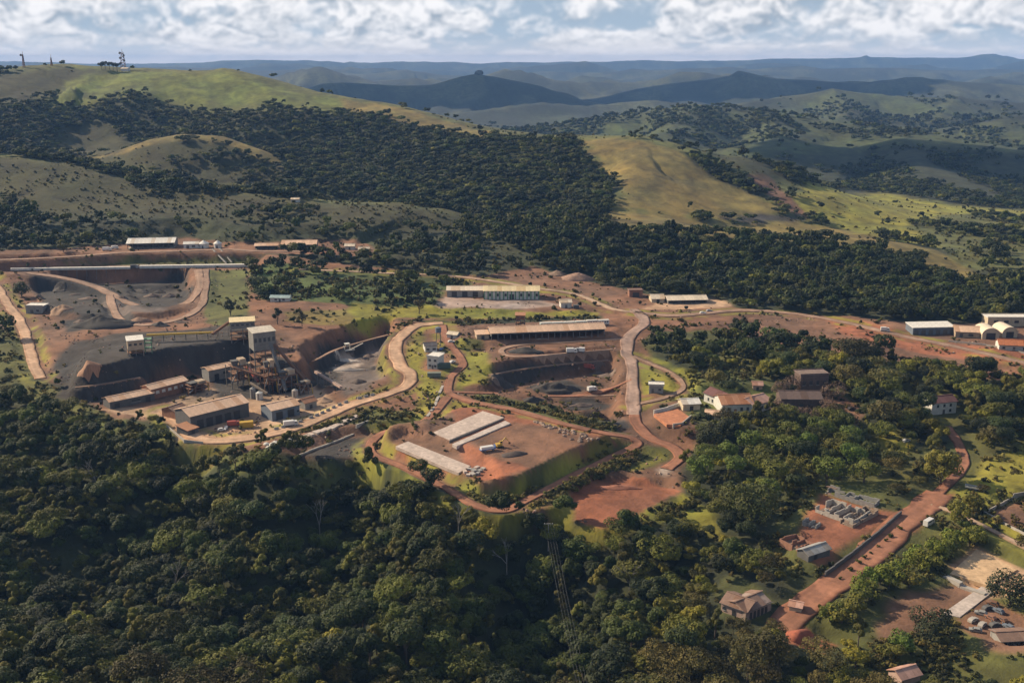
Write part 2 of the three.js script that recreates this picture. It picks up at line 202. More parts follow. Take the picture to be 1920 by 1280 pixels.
const pitBench = road(1.3, 2, [-126.2,646.5,-4], [-116.8,672.3,-4], [-98.8,697.3,-4], [-86.6,711.9,-4]);
const lowBench = road(1.4, 2.5, [12.5,588.0,-9.5], [37.6,589.1,-9.5], [61.1,588.5,-9]);
const pitLane = road(3.6, 5, [-323.1,824.5,0.5], [-299.8,769.5,1], [-274.2,723.5,2], [-256.8,711.6,3], [-239.3,727.4,3], [-233.7,767.5,3.5], [-243.9,818.5,7], [-261.0,879.8,9.8]);

function height(x, d) {
  const near = tps(x, Math.min(d, 4200));
  let base = d > 2600 ? mix(near, -50, sstep(2600, 4000, d)) : near;
  // hills
  let acc = 0, any = 0, hill = 0, crest = 0; const k = d > 3500 ? 24 : 9;
  for (const r of RIDGES) if (inBox(r.b, x, d)) {
    const [q, l, cd] = lineNear(r.c, x, d), t = q / (d > cd ? r.w * (r.back ?? .75) : r.w);
    if (t < 1) { const sh = r.sharp ?? (d > 3000 ? .45 : .12), g = (1 - t * t) * (1 - t * t) * (1 - sh) + (1 - t) * (1 - t) * sh, up = Math.max(0, l - base) * g; if (up > 0) { acc += Math.exp(up / k) - 1; any = 1; if (up > hill) { hill = up; crest = g; } } }
  }
  const rough = d < 700 ? 0 : sstep(700, 1100, d);
  let h = base + (any ? k * Math.log(1 + acc) : 0);
  if (rough) {
    const s = sstep(3, 40, hill) * (1 - crest * crest * crest), far = sstep(2600, 6000, d);
    const gully = 1 - Math.abs(fbm(x / 170 + 3, d / 240, 3, 5)) * 2;
    h -= s * (1 - far) * gully * Math.min(16, hill * .22) * rough;
    h += (1 - far) * rough * fbm(x / 60, d / 60, 3, 8) * 2.2;
    if (far) h += far * (fbm(x / 620, d / 800, 4, 15) * Math.min(85, 14 + hill * .45) * (1 - crest * .8) - (1 - crest * crest) * Math.min(1, hill / 60) * (1 - Math.abs(fbm(x / 330, d / 800, 3, 25)) * 2) * 52);
  } else h += fbm(x / 34, d / 34, 3, 8) * 1.3 + fbm(x / 7, d / 7, 2, 9) * .5;
  if (d > 1150) return h;
  // earthworks
  const rag = fbm(x / 9, d / 9, 3, 28);
  for (const p of PADS) if (inBox(p.b, x, d)) { const s = polyDist(p.poly, x, d) + rag * Math.min(3.2, p.slope * .34); if (s < p.slope) { const t = s <= 0 ? 1 : 1 - s / p.slope; h = mix(h, p.level + fbm(x / 9, d / 9, 2, 31) * .35, t * t * (3 - 2 * t) * .35 + t * .65) + (t < 1 && p.slope > 4.5 ? 4 * t * (1 - t) * fbm(x / 4.5, d / 4.5, 2, 36) * 1.5 : 0); } }
  for (const p of ROADS) if (inBox(p.b, x, d)) { const [q, l] = lineNear(p.line, x, d), s = q - p.half - 1; if (s < p.slope) { const t = s <= 0 ? 1 : 1 - s / p.slope; h = mix(h, l, t * t * (3 - 2 * t)); } }
  return h;
}


// ---------- land cover ----------
const C = { pale: [.33, .24, .20], lush: [.060, .085, .018], hillgrass: [.100, .118, .020], forest: [.030, .036, .014], scrub: [.037, .037, .010], gold: [.145, .110, .029], meadow: [.190, .176, .022], green: [.074, .074, .016], soil: [.160, .080, .047], red: [.25, .088, .044], tan: [.36, .225, .14], dark: [.040, .034, .031], grey: [.13, .10, .088], sand: [.40, .32, .27], olive: [.084, .088, .021] };
const ZONES = [];
const zone = (col, soft, o, ...poly) => ZONES.push({ col: C[col], soft, poly, tree: 0, shrub: 0, ...o, b: bbox(poly, soft * 2 + 12) });
// hills
ZONES.push({ col: C.olive, soft: 60, poly: [[-1300, 1950], [-700, 1900], [-100, 1680], [60, 1640], [120, 1800], [-100, 2350], [-1300, 2700]], tree: .04, shrub: .1, b: [-1500, 300, 1500, 2900] });
zone('scrub', 20, { tree: .13, shrub: .9 }, [-770.4,1219.2], [-576.9,1197.9], [-483.4,1187.2], [-349.1,1131.6], [-177.4,1092.4], [-121.1,1083.9], [-59.7,1065.4], [0,919], [18.1,878.6], [-26.6,857.2], [-118.3,884], [-237.6,965.9], [-378.9,973.8], [-590.2,912.4]);
zone('forest', 14, { tree: .55, shrub: .5 }, [-201.6,985.8], [-132.8,1001.3], [-52,1018.4], [0,919], [18.2,881.4], [-26.6,857.2], [-117.8,879.5], [-171.4,927.5]);
zone('forest', 16, { tree: .45, shrub: .6 }, [-629.8,1068.6], [-402.4,1040.8], [-276.9,1006.1], [-201.6,985.8], [-179.7,974.6], [-258.4,970.6], [-370.1,977.3], [-564.7,949.3]);
zone('hillgrass', 30, {}, [-1009.4,1765.1], [-878.9,1860.7], [-799.9,1962.7], [-678.4,1943.5], [-500.5,1920], [-283.4,1789], [-90.4,1651], [-15.4,1542.1], [-78.4,1571.7], [-225.7,1750.9], [-285.7,1692.5], [-416,1749], [-503,1749.1], [-554.7,1778.2], [-653.2,1785.4], [-742.1,1720.5], [-761,1835.4], [-980.7,1711.7]);
zone('scrub', 25, { tree: .05, shrub: .4 }, [-1019.8,1784.4], [-882.9,1869.5], [-795.8,1952], [-733.4,1937.7], [-767.4,1852], [-762.5,1710], [-945.7,1644.4]);
zone('forest', 22, { tree: .93, shrub: .3 }, [-931.4,1616.3], [-751.8,1683.8], [-647.9,1769], [-478.8,1722.1], [-283.5,1678.6], [-224.4,1740], [-152.3,1703.2], [-77.8,1560.2], [89.4,1430.1], [125.8,1197.1], [98.3,1072.1], [24.7,965.6], [0,919], [-60.5,1082.2], [-205.8,1268.3], [-274.4,1289.6], [-328.7,1356.5], [-284.6,1414.8], [-390.7,1475.5], [-496.2,1482.1], [-641.2,1522.1], [-711.5,1223.6]);
zone('gold', 14, { shrub: .03 }, [-286.1,1806.7], [-229.1,1778.6], [-145.5,1723.2], [-82.3,1654.1], [-15.3,1535.8], [-45.8,1530], [-94.5,1579.4], [-146.6,1635], [-219.2,1697.8], [-275,1732.7]);
zone('scrub', 12, { shrub: .2 }, [-667.7,1540.4], [-678.5,1660.5], [-653.1,1694.4], [-614.5,1678.7], [-521.7,1467.3]);
zone('scrub', 12, { tree: .25, shrub: .5 }, [-640.9,1502.2], [-499.1,1490.9], [-450.9,1480.8], [-390.7,1475.5], [-283.5,1408.7], [-313.5,1349.2], [-380.5,1344.3], [-546.6,1429.9]);
zone('gold', 8, {}, [-645.9,1514.8], [-549.8,1482.5], [-546.4,1632.8], [-452.5,1486.4], [-421.4,1592], [-300.3,1422.6], [-312.9,1414.2], [-385.7,1454.3], [-445.7,1462.1], [-491,1465.2], [-541.1,1457.7]);
zone('gold', 14, {}, [89.6,1433.1], [135.4,1426.1], [166.1,1384.8], [204,1357.7], [274.4,1280.2], [310.8,1175.3], [256.2,1142.9], [194.6,1124.7], [124.9,1117.5], [102,1083.7], [125.8,1197.1], [107.3,1335.8]);
zone('forest', 6, { shrub: .7, tree: .95 }, [211.4,1352.1], [230.4,1351.3], [252.6,1341.6], [280.7,1289], [300.2,1229.8], [287.1,1210], [259,1250], [226.3,1304.3]);  // dark woods that also stand in for the shade of the hill flank
zone('gold', 12, { shrub: .06 }, [94.4,1091.4], [192.3,1110.4], [305.2,1151.9], [368.6,1127.5], [391,964.3], [401.8,844.3], [373.6,809.6], [346.3,908.8], [265.4,959.4], [167.3,961.7], [94.5,973.7]);
zone('dark', 8, { shrub: .4, tree: .1 }, [225.9,1137.5], [273.2,1167.8], [322.1,1172.3], [323.6,1154.3], [253.5,1129.4]);
zone('forest', 10, { tree: 1, shrub: .3 }, [19.6,957.6], [94,967.9], [166.3,955.5], [264.3,955.5], [345.1,905.5], [388.6,730.4], [369.5,706.9], [274.9,711.2], [229.1,732.2], [172.8,754.2], [151.1,786.6], [116.5,801.8], [80.3,815.2], [45.4,881.3], [18.1,878.6]);
zone('meadow', 16, { tree: .03, shrub: .22 }, [354.1,1297], [582.6,1922.3], [578,1541], [731.5,1382.4], [459.1,853.6], [409.7,856.7], [405.8,1001.5], [352.8,1152.9], [320,1188.1]);
zone('olive', 14, { tree: .2, shrub: .5 }, [445,1179], [584.3,1367.4], [668.5,1260.4], [453.4,842.5], [409.7,856.7], [398.3,932.9]);
zone('soil', 6, { shrub: .3 }, [286.3,1290.8], [318.2,1315.8], [327.7,1194.6], [327.4,1169.4], [310.8,1175.3], [297.7,1224.4]);
zone('forest', 60, { tree: .75, shrub: .3 }, [248.6,1338], [505.1,2097.6], [695.8,2170], [836.1,2114.4], [1070.4,2052.2], [773.2,1462.4], [644.1,1510.8], [569.2,1630], [342.4,1303.5], [289.8,1308.1]);
// the mine
zone('soil', 5, { shrub: .2 }, [-545.8,915.9], [-414.1,938.3], [-361.2,965.7], [-319.2,989.9], [-263.1,969.1], [-179.8,975.5], [-128,960.4], [-115.8,901.2], [-226,915.5], [-341.3,908.8], [-515.8,863.1]);
zone('olive', 5, { shrub: .45 }, [-286.7,610.9], [-262.7,588.3], [-225,553.4], [-186.4,534.4], [-158.8,508], [-138.2,491.6], [-106.2,490.3], [-71.3,488.6], [-55.7,466.4], [-67.6,478.4], [-103.8,476.5], [-135.4,479.1], [-161.6,503.7], [-185.2,520.2], [-221.1,533.8], [-256.5,561.1], [-281.2,583.3]);
zone('soil', 5, { shrub: .12 }, [-540.4,906.4], [-225.9,915.1], [-116.8,871.7], [-26.4,850.8], [18.1,878.6], [76.8,824.3], [114.9,790.3], [171.8,749.8], [228.3,729.5], [272.8,705.3], [371,709.8], [308.5,581], [266.2,598.1], [214,634.4], [156.6,678.8], [104.5,663.1], [84.4,655.1], [103.5,591.3], [93.6,512.8], [88.8,494.7], [78.5,449.1], [43.2,412.2], [23.2,420.7], [0,417.3], [-26.5,440.7], [-68.5,487.1], [-106.2,490.3], [-138.2,491.6], [-158.8,508], [-186.4,534.4], [-225,553.4], [-262.7,588.3], [-286.7,610.9], [-397.4,648.8]);
zone('olive', 5, { tree: .06, shrub: .5 }, [-442,729.4], [-349.2,709.4], [-296.7,622.8], [-283.4,607], [-252.2,577.7], [-225.4,554.6], [-264.3,569.1], [-378.1,614]);
zone('lush', 5, { tree: .32, shrub: 1 }, [-225.4,892.4], [-142.9,865.8], [-56.5,841.3], [-25.6,823.8], [-54.1,802.3], [-56.8,752.8], [-118.5,759.1], [-194.4,779.4]);
zone('meadow', 5, { shrub: .12 }, [-122.5,734.2], [-117,762.1], [-54.7,750.1], [15.3,733.5], [65.6,740.5], [60.8,728.9], [-22.6,721.5], [-91.7,730.8], [-114.9,708.6]);
zone('forest', 2.5, { shrub: .9 }, [-91.6,729.6], [-22.5,717.3], [64.8,730.4], [64.6,719.8], [-22.1,703.5], [-91.5,727.8]);
zone('pale', 4, { shrub: .04 }, [-56.8,752.8], [-50.6,778.8], [22.1,772.7], [35.3,754], [15.5,742.8], [-50.7,748.2]);
zone('gold', 5, { shrub: .25 }, [-165.2,737], [-120.8,747.8], [-111.7,712.3], [-132.5,703.4], [-157,715.8]);
zone('olive', 4, { shrub: .25 }, [-261,879.8], [-226.1,876.7], [-199.6,784.1], [-186.4,713.8], [-197.6,699.4], [-213.8,711.3], [-238.6,789]);
zone('green', 4, { shrub: .5 }, [-384.5,889.4], [-337.1,910.5], [-235.9,918.2], [-228.1,903.6], [-330.5,903.5], [-384.1,887.5]);
zone('dark', 6, { shrub: .08 }, [-402.6,866.5], [-285.4,892.4], [-255.1,820.6], [-247.5,767.1], [-274.1,751.8], [-306,732.3], [-349.5,762.9]);
zone('grey', 6, {}, [-327.1,818.2], [-281.2,760.7], [-248.1,756.1], [-255.6,742.6], [-293.8,751]);
zone('dark', 4, {}, [-321.9,733.6], [-299.5,736.1], [-279.9,745.6], [-262.8,720.3], [-278,698.7], [-305.1,697.6]);
zone('dark', 5, { shrub: .03 }, [-292.2,652.8], [-293,672.3], [-258.3,694.3], [-175.1,697.5], [-161.7,655.1], [-166.6,643.1], [-209.8,628.5], [-226.2,590.7], [-244.8,566.1], [-263.4,578.3], [-282.9,621.3]);
zone('tan', 4, { shrub: .04 }, [-231.5,562.6], [-197.9,570.5], [-196.7,596.4], [-123.6,612.7], [-95.9,561], [-119.4,529.4], [-138.9,516], [-171,512], [-192.1,543.1]);
zone('dark', 4, {}, [-188.9,637.9], [-167.2,646.3], [-130.8,618.6], [-121.4,600.9], [-143.3,584.9], [-171.4,585.1]);
zone('dark', 4, {}, [-127.1,624.2], [-127.8,674.5], [-111.3,706.8], [-84.2,714.9], [-81.5,659.7], [-90.8,677.8], [-104.9,662.5], [-102.9,604.9], [-114.9,601]);
zone('grey', 5, {}, [-106.6,650.2], [-98.3,692.5], [-88.2,706.3], [-81.9,653.9], [-90.8,677.8], [-77,605.9], [-84,585], [-95.9,581.4], [-106.2,615.6]);
zone('sand', 2.5, {}, [-115.9,666.5], [-110.5,677.3], [-105.1,683.6], [-107.3,678.5], [-103.2,670.1], [-111,667.5]);
zone('sand', 2.5, {}, [-115.1,649.7], [-107.7,657.7], [-97.9,662.2], [-102.8,648.1], [-110.3,641.1]);
zone('meadow', 4, { shrub: .2 }, [-66.2,670.8], [-62.5,702.7], [-55.2,655.8], [-55.5,617.4], [-44,592.1], [-40.7,569.9], [-47.5,537.8], [-53.2,552.9], [-52.5,581.5], [-56,603.7], [-63.7,618], [-68.3,648.6]);
zone('meadow', 4, { shrub: .2 }, [-30.9,615.2], [-27.3,647.3], [-18.8,647.5], [-11.3,610.9], [-15.6,588.2], [-31.1,586.6]);
zone('green', 4, { shrub: .2 }, [-37.8,665.8], [-20.7,657.8], [-19.9,653.6], [-30.8,650.6]);
zone('olive', 4, { shrub: .4 }, [-92.2,537.5], [-77.3,557], [-52.7,547.7], [-45.8,534.1], [-54.8,510.9], [-76.3,526.6]);
zone('dark', 4, { shrub: .06 }, [-12.9,610.1], [13.2,625.3], [53.9,639.4], [63.9,637.9], [60.3,634], [33.1,625.6], [-3.2,606.2], [-12.6,593.9]);
zone('dark', 4, { shrub: .1 }, [8,600.1], [19.5,613.6], [32.7,617.2], [41.5,600.4]);
zone('dark', 4, { shrub: .15 }, [31.1,583], [46.8,585.9], [58.4,576.2], [51.6,568.5], [33.4,569]);
zone('dark', 4, { shrub: .3 }, [29.9,558.2], [56.2,553.1], [65,526.3], [61.5,520.3], [33.2,515.3]);
zone('olive', 3, { shrub: .5 }, [-21.5,577.8], [0,565.1], [35.8,558.1], [55.8,519.7], [61.2,517.3], [38.5,511.6], [5.8,538.8], [-21,562.3]);
zone('red', 4, { shrub: .03 }, [-35.4,552], [-8.7,543.7], [27.6,514.6], [55.5,502.6], [51,497.1], [-4.8,441.4], [-15.7,444.3], [-52.9,490.9], [-64,493.5], [-22,449.7]);
zone('soil', 4, {}, [-23.7,489.3], [0,519.8], [27.3,507.6], [45.3,495.3], [9.8,453], [-15.3,472.6]);
zone('olive', 2.5, { shrub: .9 }, [50.9,496.7], [57.4,502.2], [62.9,502.7], [41.5,479], [12.2,445.6], [-2.4,430.6], [-14.1,430.6], [-26.9,448.7], [-22,449.7], [-13.2,439.5], [-2.4,442.1], [22.8,466.7]);
zone('green', 4, { shrub: .7 }, [67.5,500.9], [80.8,499.2], [79.9,488.6], [69.6,475.4], [53.6,469.8], [46.1,472.1]);
zone('meadow', 4, { shrub: .15 }, [58.8,482.1], [74.8,494.4], [76.5,487.4], [64.3,474], [53.6,470.2]);
zone('red', 1.6, {}, [25.2,442.1], [37.7,461.4], [56,468.6], [78.8,454], [59.1,431], [38.6,411.4], [27.4,422.1]);
zone('sand', 5, {}, [65.8,475.4], [80.1,485.3], [81.2,475.1], [72.3,466.4]);
zone('meadow', 4, { shrub: .5, tree: .1 }, [14,424], [25.2,438.1], [27.7,419.3], [38.5,410.1], [59,429.7], [78.5,449.1], [82.5,443.5], [62.4,420], [38.3,406.8], [23,416.3]);
zone('dark', 4, {}, [-108.1,493.4], [-89.3,518.5], [-76.3,521.1], [-72.5,493], [-89.7,487.1]);
zone('olive', 4, { tree: .3, shrub: .4 }, [85.7,665.8], [101.2,690.6], [133.2,687.2], [154,666.6], [150.4,619.3], [117,597.2], [103.5,591.3], [89,624.5]);
zone('forest', 5, { tree: .95, shrub: .5 }, [89.5,649.1], [103.6,668.8], [128.2,659.5], [123.3,605.8], [107.3,595.9], [93.5,621.2]);
zone('meadow', 3, { shrub: .1 }, [76.6,614.1], [82.7,613.7], [97.8,584.7], [94.4,572.5], [74.4,570.1]);
zone('soil', 4, { shrub: .5 }, [163,708.6], [221.9,659.8], [273.7,616.7], [314.5,594.1], [307.5,579], [265.7,596.9], [213.4,632.3], [155.7,674.7]);
zone('red', 4, { shrub: .15 }, [216.6,728.4], [245.3,711.4], [272.9,666.6], [302.8,647.1], [336.2,638.8], [318.3,602.1], [283.4,624.5], [250.7,643.7], [221.8,682.6]);
zone('tan', 5, { shrub: .05 }, [93.3,745.9], [109.5,780.6], [154.9,784.5], [162.6,761.9], [131.9,744.2]);
// village side
zone('green', 8, { tree: .5, shrub: .9 }, [128,461.4], [184.7,488.2], [284,518.8], [171.7,292.1], [117.1,298.8], [113.3,320.7], [98.4,333.6], [101.8,381.1]);
zone('green', 8, { tree: 1, shrub: .5 }, [116.7,652.7], [154.8,670.2], [211.7,626.9], [264.6,594], [315.7,570.9], [230.3,401.4], [231.2,452], [235.7,522.8], [187.2,547.9], [165.2,600], [134.6,606.2]);
zone('olive', 5, { tree: .05, shrub: .5 }, [104.9,600.4], [141,606.1], [156.5,578.2], [143.5,525], [101.8,512.8], [93.7,530.3]);
zone('soil', 4, { shrub: .2 }, [177.9,572.2], [188.5,561.6], [188.1,532.5], [180.6,526.4], [170.1,539.6]);
zone('meadow', 5, { tree: .06, shrub: .3 }, [185,509.7], [201.3,521], [206.1,503.6], [195.2,488.2], [182.2,488.7]);
zone('meadow', 5, { tree: .10, shrub: .4 }, [197.5,440.8], [228.4,473.6], [268.4,498.1], [240.4,439.9], [210.3,426.2], [195.6,424.3]);
zone('olive', 5, { shrub: .4 }, [167.9,412], [185,430], [194.4,421.5], [195.8,408.4], [173.2,401.9]);
zone('red', 4, { shrub: .1 }, [119,398.7], [140,450], [161.7,427.3], [170.3,425.1], [120.9,374], [113.9,379.5]);
zone('red', 3, { shrub: .06 }, [106.3,349.5], [170.3,425.1], [184.8,435.8], [201,443.4], [181,416.6], [163.5,399.9], [119.2,353.6], [106,341]);
zone('green', 5, { tree: .25, shrub: .7 }, [113.9,352.3], [169.8,404.8], [198.2,408.6], [195.8,398.1], [182.4,391.8], [129.2,336.1], [115.4,333.1]);
zone('soil', 4, { shrub: .08 }, [129.2,336.1], [149.5,360.6], [171.2,364], [176.7,362.7], [160.8,343.7], [147.2,333.2], [127.2,324.4]);
zone('soil', 4, { shrub: .2 }, [159.4,340.1], [177.8,355.9], [186.7,337.4], [176.8,316.9], [161.1,318]);
zone('soil', 4, { shrub: .2 }, [206.8,426.1], [239.2,442.5], [214.1,390.2], [208.4,401.4]);
zone('tan', 3, {}, [173.1,379.3], [191.7,398.2], [204.7,371.1], [197.6,356], [176.2,356.8]);
zone('olive', 4, { shrub: .5, tree: .1 }, [75.3,362.8], [86,375.9], [98.5,353.8], [90.6,340.9], [75.4,347.3]);
zone('red', 3, { shrub: .05 }, [95,327.7], [104.1,341.2], [116.3,329.9], [106.6,319.5]);
zone('meadow', 6, { tree: .15, shrub: .5 }, [78,446.3], [89.8,430.6], [94.7,408.1], [83.2,406.2], [75,426.4]);

const VERGES = ROADS.filter(p => [haulRoad, ringRoad, loopRoad, backRoad, railRoad, laneRoad, westRoad].includes(p.line));
function cover(x, d) {
  const j = fbm(x / 22, d / 22, 3, 3) * 7, big = fbm(x / 420, d / 420, 4, 12);
  const t = sstep(1000, 1150, d);
  let col = [mix(C.forest[0], C.olive[0], t), mix(C.forest[1], C.olive[1], t), mix(C.forest[2], C.olive[2], t)], tree = mix(1, .22 + clamp(big + .1) * 1.6, t), shrub = mix(.25, .5, t), open = t;
  if (d > 1800) { const w = sstep(-.15, .25, big + fbm(x / 150, d / 150, 3, 44) * .4); tree = mix(tree, w * .8, sstep(1800, 2400, d)) * (1 - sstep(3600, 4600, d)); const far = sstep(-.12, .12, (d - 4000) / 2500 + fbm(x / 700, d / 700, 4, 46) * .6), patch = sstep(-.1, .25, fbm(x / 260, d / 420, 4, 47)), lo = [mix(.016, .05, patch), mix(.023, .056, patch), mix(.013, .024, patch)], mid = [.048, .062, .016], m2 = sstep(-.1, .1, (d - 1950) / 700 + big * .9); /* wooded ranges, darkened further to stand in for cloud shade; green pastures */ col = col.map((c, k) => mix(c, mid[k], m2)); col = col.map((c, k) => mix(mix(c, C.forest[k] * 1.5, w * .7), lo[k], far)); }
  const warp = d > 1100 ? 2.2 : 1;
  for (const z of ZONES) if (inBox(z.b, x, d)) {
    const s = polyDist(z.poly, x, d) + j * Math.min(warp, z.soft / 6);
    const w = 1 - sstep(-z.soft * .5, z.soft * .5, s);
    if (w > 0) { for (let k = 0; k < 3; k++) col[k] = mix(col[k], z.col[k], w); tree = mix(tree, z.tree, w); shrub = mix(shrub, z.shrub, w); }
  }
  if (d < 1000) for (const p of VERGES) if (inBox(p.b, x, d)) { const q = lineNear(p.line, x, d)[0] - p.half, w = sstep(.3, 1.6, q) * (1 - sstep(3.5, 8, q)) * sstep(-.25, .25, fbm(x / 11, d / 11, 3, 48) + .12); if (w > 0) { for (let k = 0; k < 3; k++) col[k] = mix(col[k], C.meadow[k], w * .85); shrub = Math.max(shrub, w * .25); } }
  return { col, tree, shrub };
}
function onRoad(x, d, extra = 0) { for (const p of ROADS) if (inBox(p.b, x, d)) { if (lineNear(p.line, x, d)[0] < p.half + extra) return true; } return false; }

// fine soil and plant litter, tiled every 160 m; multiplies the ground colours
function grainTexture(size, seed, contrast, cells) {
  const data = new Uint8Array(size * size * 4), wrap = (x, y, n, s) => { const i = Math.floor(x), j = Math.floor(y), fx = x - i, fy = y - j, u = fx * fx * (3 - 2 * fx), v = fy * fy * (3 - 2 * fy), m = q => ((q % n) + n) % n; const a = hash2(m(i), m(j), s), b = hash2(m(i + 1), m(j), s), c = hash2(m(i), m(j + 1), s), e = hash2(m(i + 1), m(j + 1), s); return a + (b - a) * u + (c - a) * v + (a - b - c + e) * u * v; };
  for (let j = 0; j < size; j++) for (let i = 0; i < size; i++) {
    let v = 0, a = 1, n = 0, c = cells; while (c <= size / 2) { v += a * wrap(i / size * c, j / size * c, c, seed + c); n += a; a *= .72; c *= 2; }
    v = clamp(.78 + (v / n - .5) * contrast, .2, 1); const o = (j * size + i) * 4, h = hash2(i >> 1, j >> 1, seed + 5) * .05; data[o] = 255 * clamp(v); data[o + 1] = 255 * clamp(v * (.98 + h)); data[o + 2] = 255 * clamp(v * (.96 + h)); data[o + 3] = 255;
  }
  const t = new THREE.DataTexture(data, size, size); t.wrapS = t.wrapT = THREE.RepeatWrapping; t.magFilter = THREE.LinearFilter; t.minFilter = THREE.LinearMipmapLinearFilter; t.generateMipmaps = true; t.needsUpdate = true; return t;
}
const paintGrain = grainTexture(512, 33, .55, 8), groundGrain = grainTexture(1024, 7, 1.5, 8), fineGrain = grainTexture(512, 21, .8, 8);

const tag = (o, label, category, group, kind) => { Object.assign(o.userData, label && { label }, category && { category }, group && { group }, kind && { kind }); return o; };
const used = {};
const numbered = n => { const k = used[n] = (used[n] ?? -1) + 1; return k ? `${n}_${String(k).padStart(3, '0')}` : n; };
function add(o, name, label, category, group, kind) { o.name = numbered(name); scene.add(o); tag(o, label, category, group, kind); return o; }
function shade(o) { o.traverse(c => { if (c.isMesh) { c.castShadow = c.receiveShadow = true; } }); return o; }

{
  const rows = []; for (let d = -100; d < 220; d += 20) rows.push(d);
  for (let d = 220; d < 1020; d += 2.2) rows.push(d);
  for (let d = 1020; d < 2600; d *= 1.0085) rows.push(d);
  for (let d = 2600; d < 7200; d *= 1.011) rows.push(d);
  for (let d = 7200; d < 20500; d *= 1.021) rows.push(d);
  const N = 580, n = rows.length, pos = new Float32Array(n * (N + 1) * 3), uv = new Float32Array(n * (N + 1) * 2), col = new Float32Array(n * (N + 1) * 3), idx = [];
  let o = 0;
  for (let j = 0; j < n; j++) for (let i = 0; i <= N; i++, o++) {
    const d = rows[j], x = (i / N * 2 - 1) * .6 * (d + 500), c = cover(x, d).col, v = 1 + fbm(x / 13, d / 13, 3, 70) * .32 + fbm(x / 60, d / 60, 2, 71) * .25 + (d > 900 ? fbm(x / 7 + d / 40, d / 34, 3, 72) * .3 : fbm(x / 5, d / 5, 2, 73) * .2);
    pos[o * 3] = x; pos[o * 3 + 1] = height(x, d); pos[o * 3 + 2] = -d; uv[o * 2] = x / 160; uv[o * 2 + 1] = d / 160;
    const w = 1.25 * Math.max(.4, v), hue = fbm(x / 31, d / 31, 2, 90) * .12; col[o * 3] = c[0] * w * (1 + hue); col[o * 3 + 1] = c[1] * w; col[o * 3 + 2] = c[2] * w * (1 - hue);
    if (i < N && j < n - 1) { const a = o, b = o + 1, e = o + N + 1, f = e + 1; idx.push(a, b, e, b, f, e); }
  }
  const g = new THREE.BufferGeometry(); g.setAttribute('position', new THREE.BufferAttribute(pos, 3)); g.setAttribute('uv', new THREE.BufferAttribute(uv, 2)); g.setAttribute('color', new THREE.BufferAttribute(col, 3)); g.setIndex(idx); g.computeVertexNormals();
  const m = new THREE.Mesh(g, new THREE.MeshStandardMaterial({ vertexColors: true, map: groundGrain, bumpMap: groundGrain, bumpScale: .9, roughness: 1 }));
  add(shade(m), 'terrain', 'hilly valley ground of soil, grass and scrub', null, null, 'structure');
}

// ---------- roads ----------
const uvScale = (g, k) => { const a = g.attributes.uv; for (let i = 0; i < a.count; i++) a.setXY(i, a.getX(i) * k, a.getY(i) * k); return g; };
const mats = {};
function mat(r, g, b, rough = .9, map = fineGrain, extra) { const k = [r, g, b, rough, map?.id, extra && JSON.stringify(extra)].join(); return mats[k] ??= new THREE.MeshStandardMaterial({ color: new THREE.Color().setRGB(r, g, b), roughness: rough, map, side: THREE.DoubleSide, ...extra }); }
function strip(line, half, lift = .4, wob = .7) {
  const pos = [], uv = [], col = [], idx = [], K = 10; let run = 0;
  line.forEach((p, i) => {
    const a = line[Math.max(0, i - 1)], b = line[Math.min(line.length - 1, i + 1)], L = Math.hypot(b[0] - a[0], b[1] - a[1]) || 1, nx = -(b[1] - a[1]) / L, nd = (b[0] - a[0]) / L;
    if (i) run += Math.hypot(p[0] - line[i - 1][0], p[1] - line[i - 1][1]);
    for (let k = 0; k <= K; k++) {
      const edge = k === 0 || k === K, kk = clamp(k, 1, K - 1), t = (kk - 1) / (K - 2) * 2 - 1, h = half * (1 + fbm(run / 11 + (t > 0 ? 50 : 0), half, 3, 5) * .5 * wob) * t, x = p[0] + nx * h, d = p[1] + nd * h;
      pos.push(x, height(x, d) + (edge ? -.8 : lift), -d); uv.push(x / 24, d / 24);
      { const rut = Math.exp(-(((Math.abs(t) - .45) / .16) ** 2)), dirt = clamp(Math.abs(t) * 1.5 - .75 + fbm(x / 3.5, d / 3.5, 3, 52) * .9), v = .86 + rut * .16 + fbm(x / 8, d / 8, 3, 53) * .36; col.push(v * mix(1, .62, dirt), v * mix(1, .52, dirt), v * mix(1, .46, dirt)); }
      if (i && k) { const o = i * (K + 1) + k, q = o - K - 1; idx.push(q - 1, o - 1, o, q - 1, o, q); }
    }
  });
  const g = new THREE.BufferGeometry(); g.setAttribute('position', new THREE.Float32BufferAttribute(pos, 3)); g.setAttribute('uv', new THREE.Float32BufferAttribute(uv, 2)); g.setAttribute('color', new THREE.Float32BufferAttribute(col, 3)); g.setIndex(idx); g.computeVertexNormals(); return g;
}
const roadMesh = (name, line, half, m, label) => add(shade(new THREE.Mesh(strip(line, half), m)), name, label, null, null, 'structure');
const M = {
  beige: mat(.60, .38, .245, .95, fineGrain, { vertexColors: true }), pink: mat(.40, .27, .215, .95, fineGrain, { vertexColors: true }), redDirt: mat(.36, .158, .092, .95, fineGrain, { vertexColors: true }), brown: mat(.38, .24, .17, .95, fineGrain, { vertexColors: true }), paleDirt: mat(.52, .36, .25, .95, fineGrain, { vertexColors: true }), concrete: mat(.56, .47, .42), slab: mat(.56, .45, .39),
};
roadMesh('haul_road', haulRoad, 4.4, M.beige, 'beige haul road curving past the settling pit to the plant');
roadMesh('paved_road', pinkRoad.slice(0, Math.round(pinkRoad.length * .62)), 4, M.pink, 'pinkish paved road running down beside the terraces');
roadMesh('dirt_road', pinkRoad.slice(Math.round(pinkRoad.length * .61)), 3.2, M.redDirt, 'red dirt road below the paved road');
roadMesh('dirt_road', backRoad, 2.6, M.paleDirt, 'pale dirt road behind the green field');
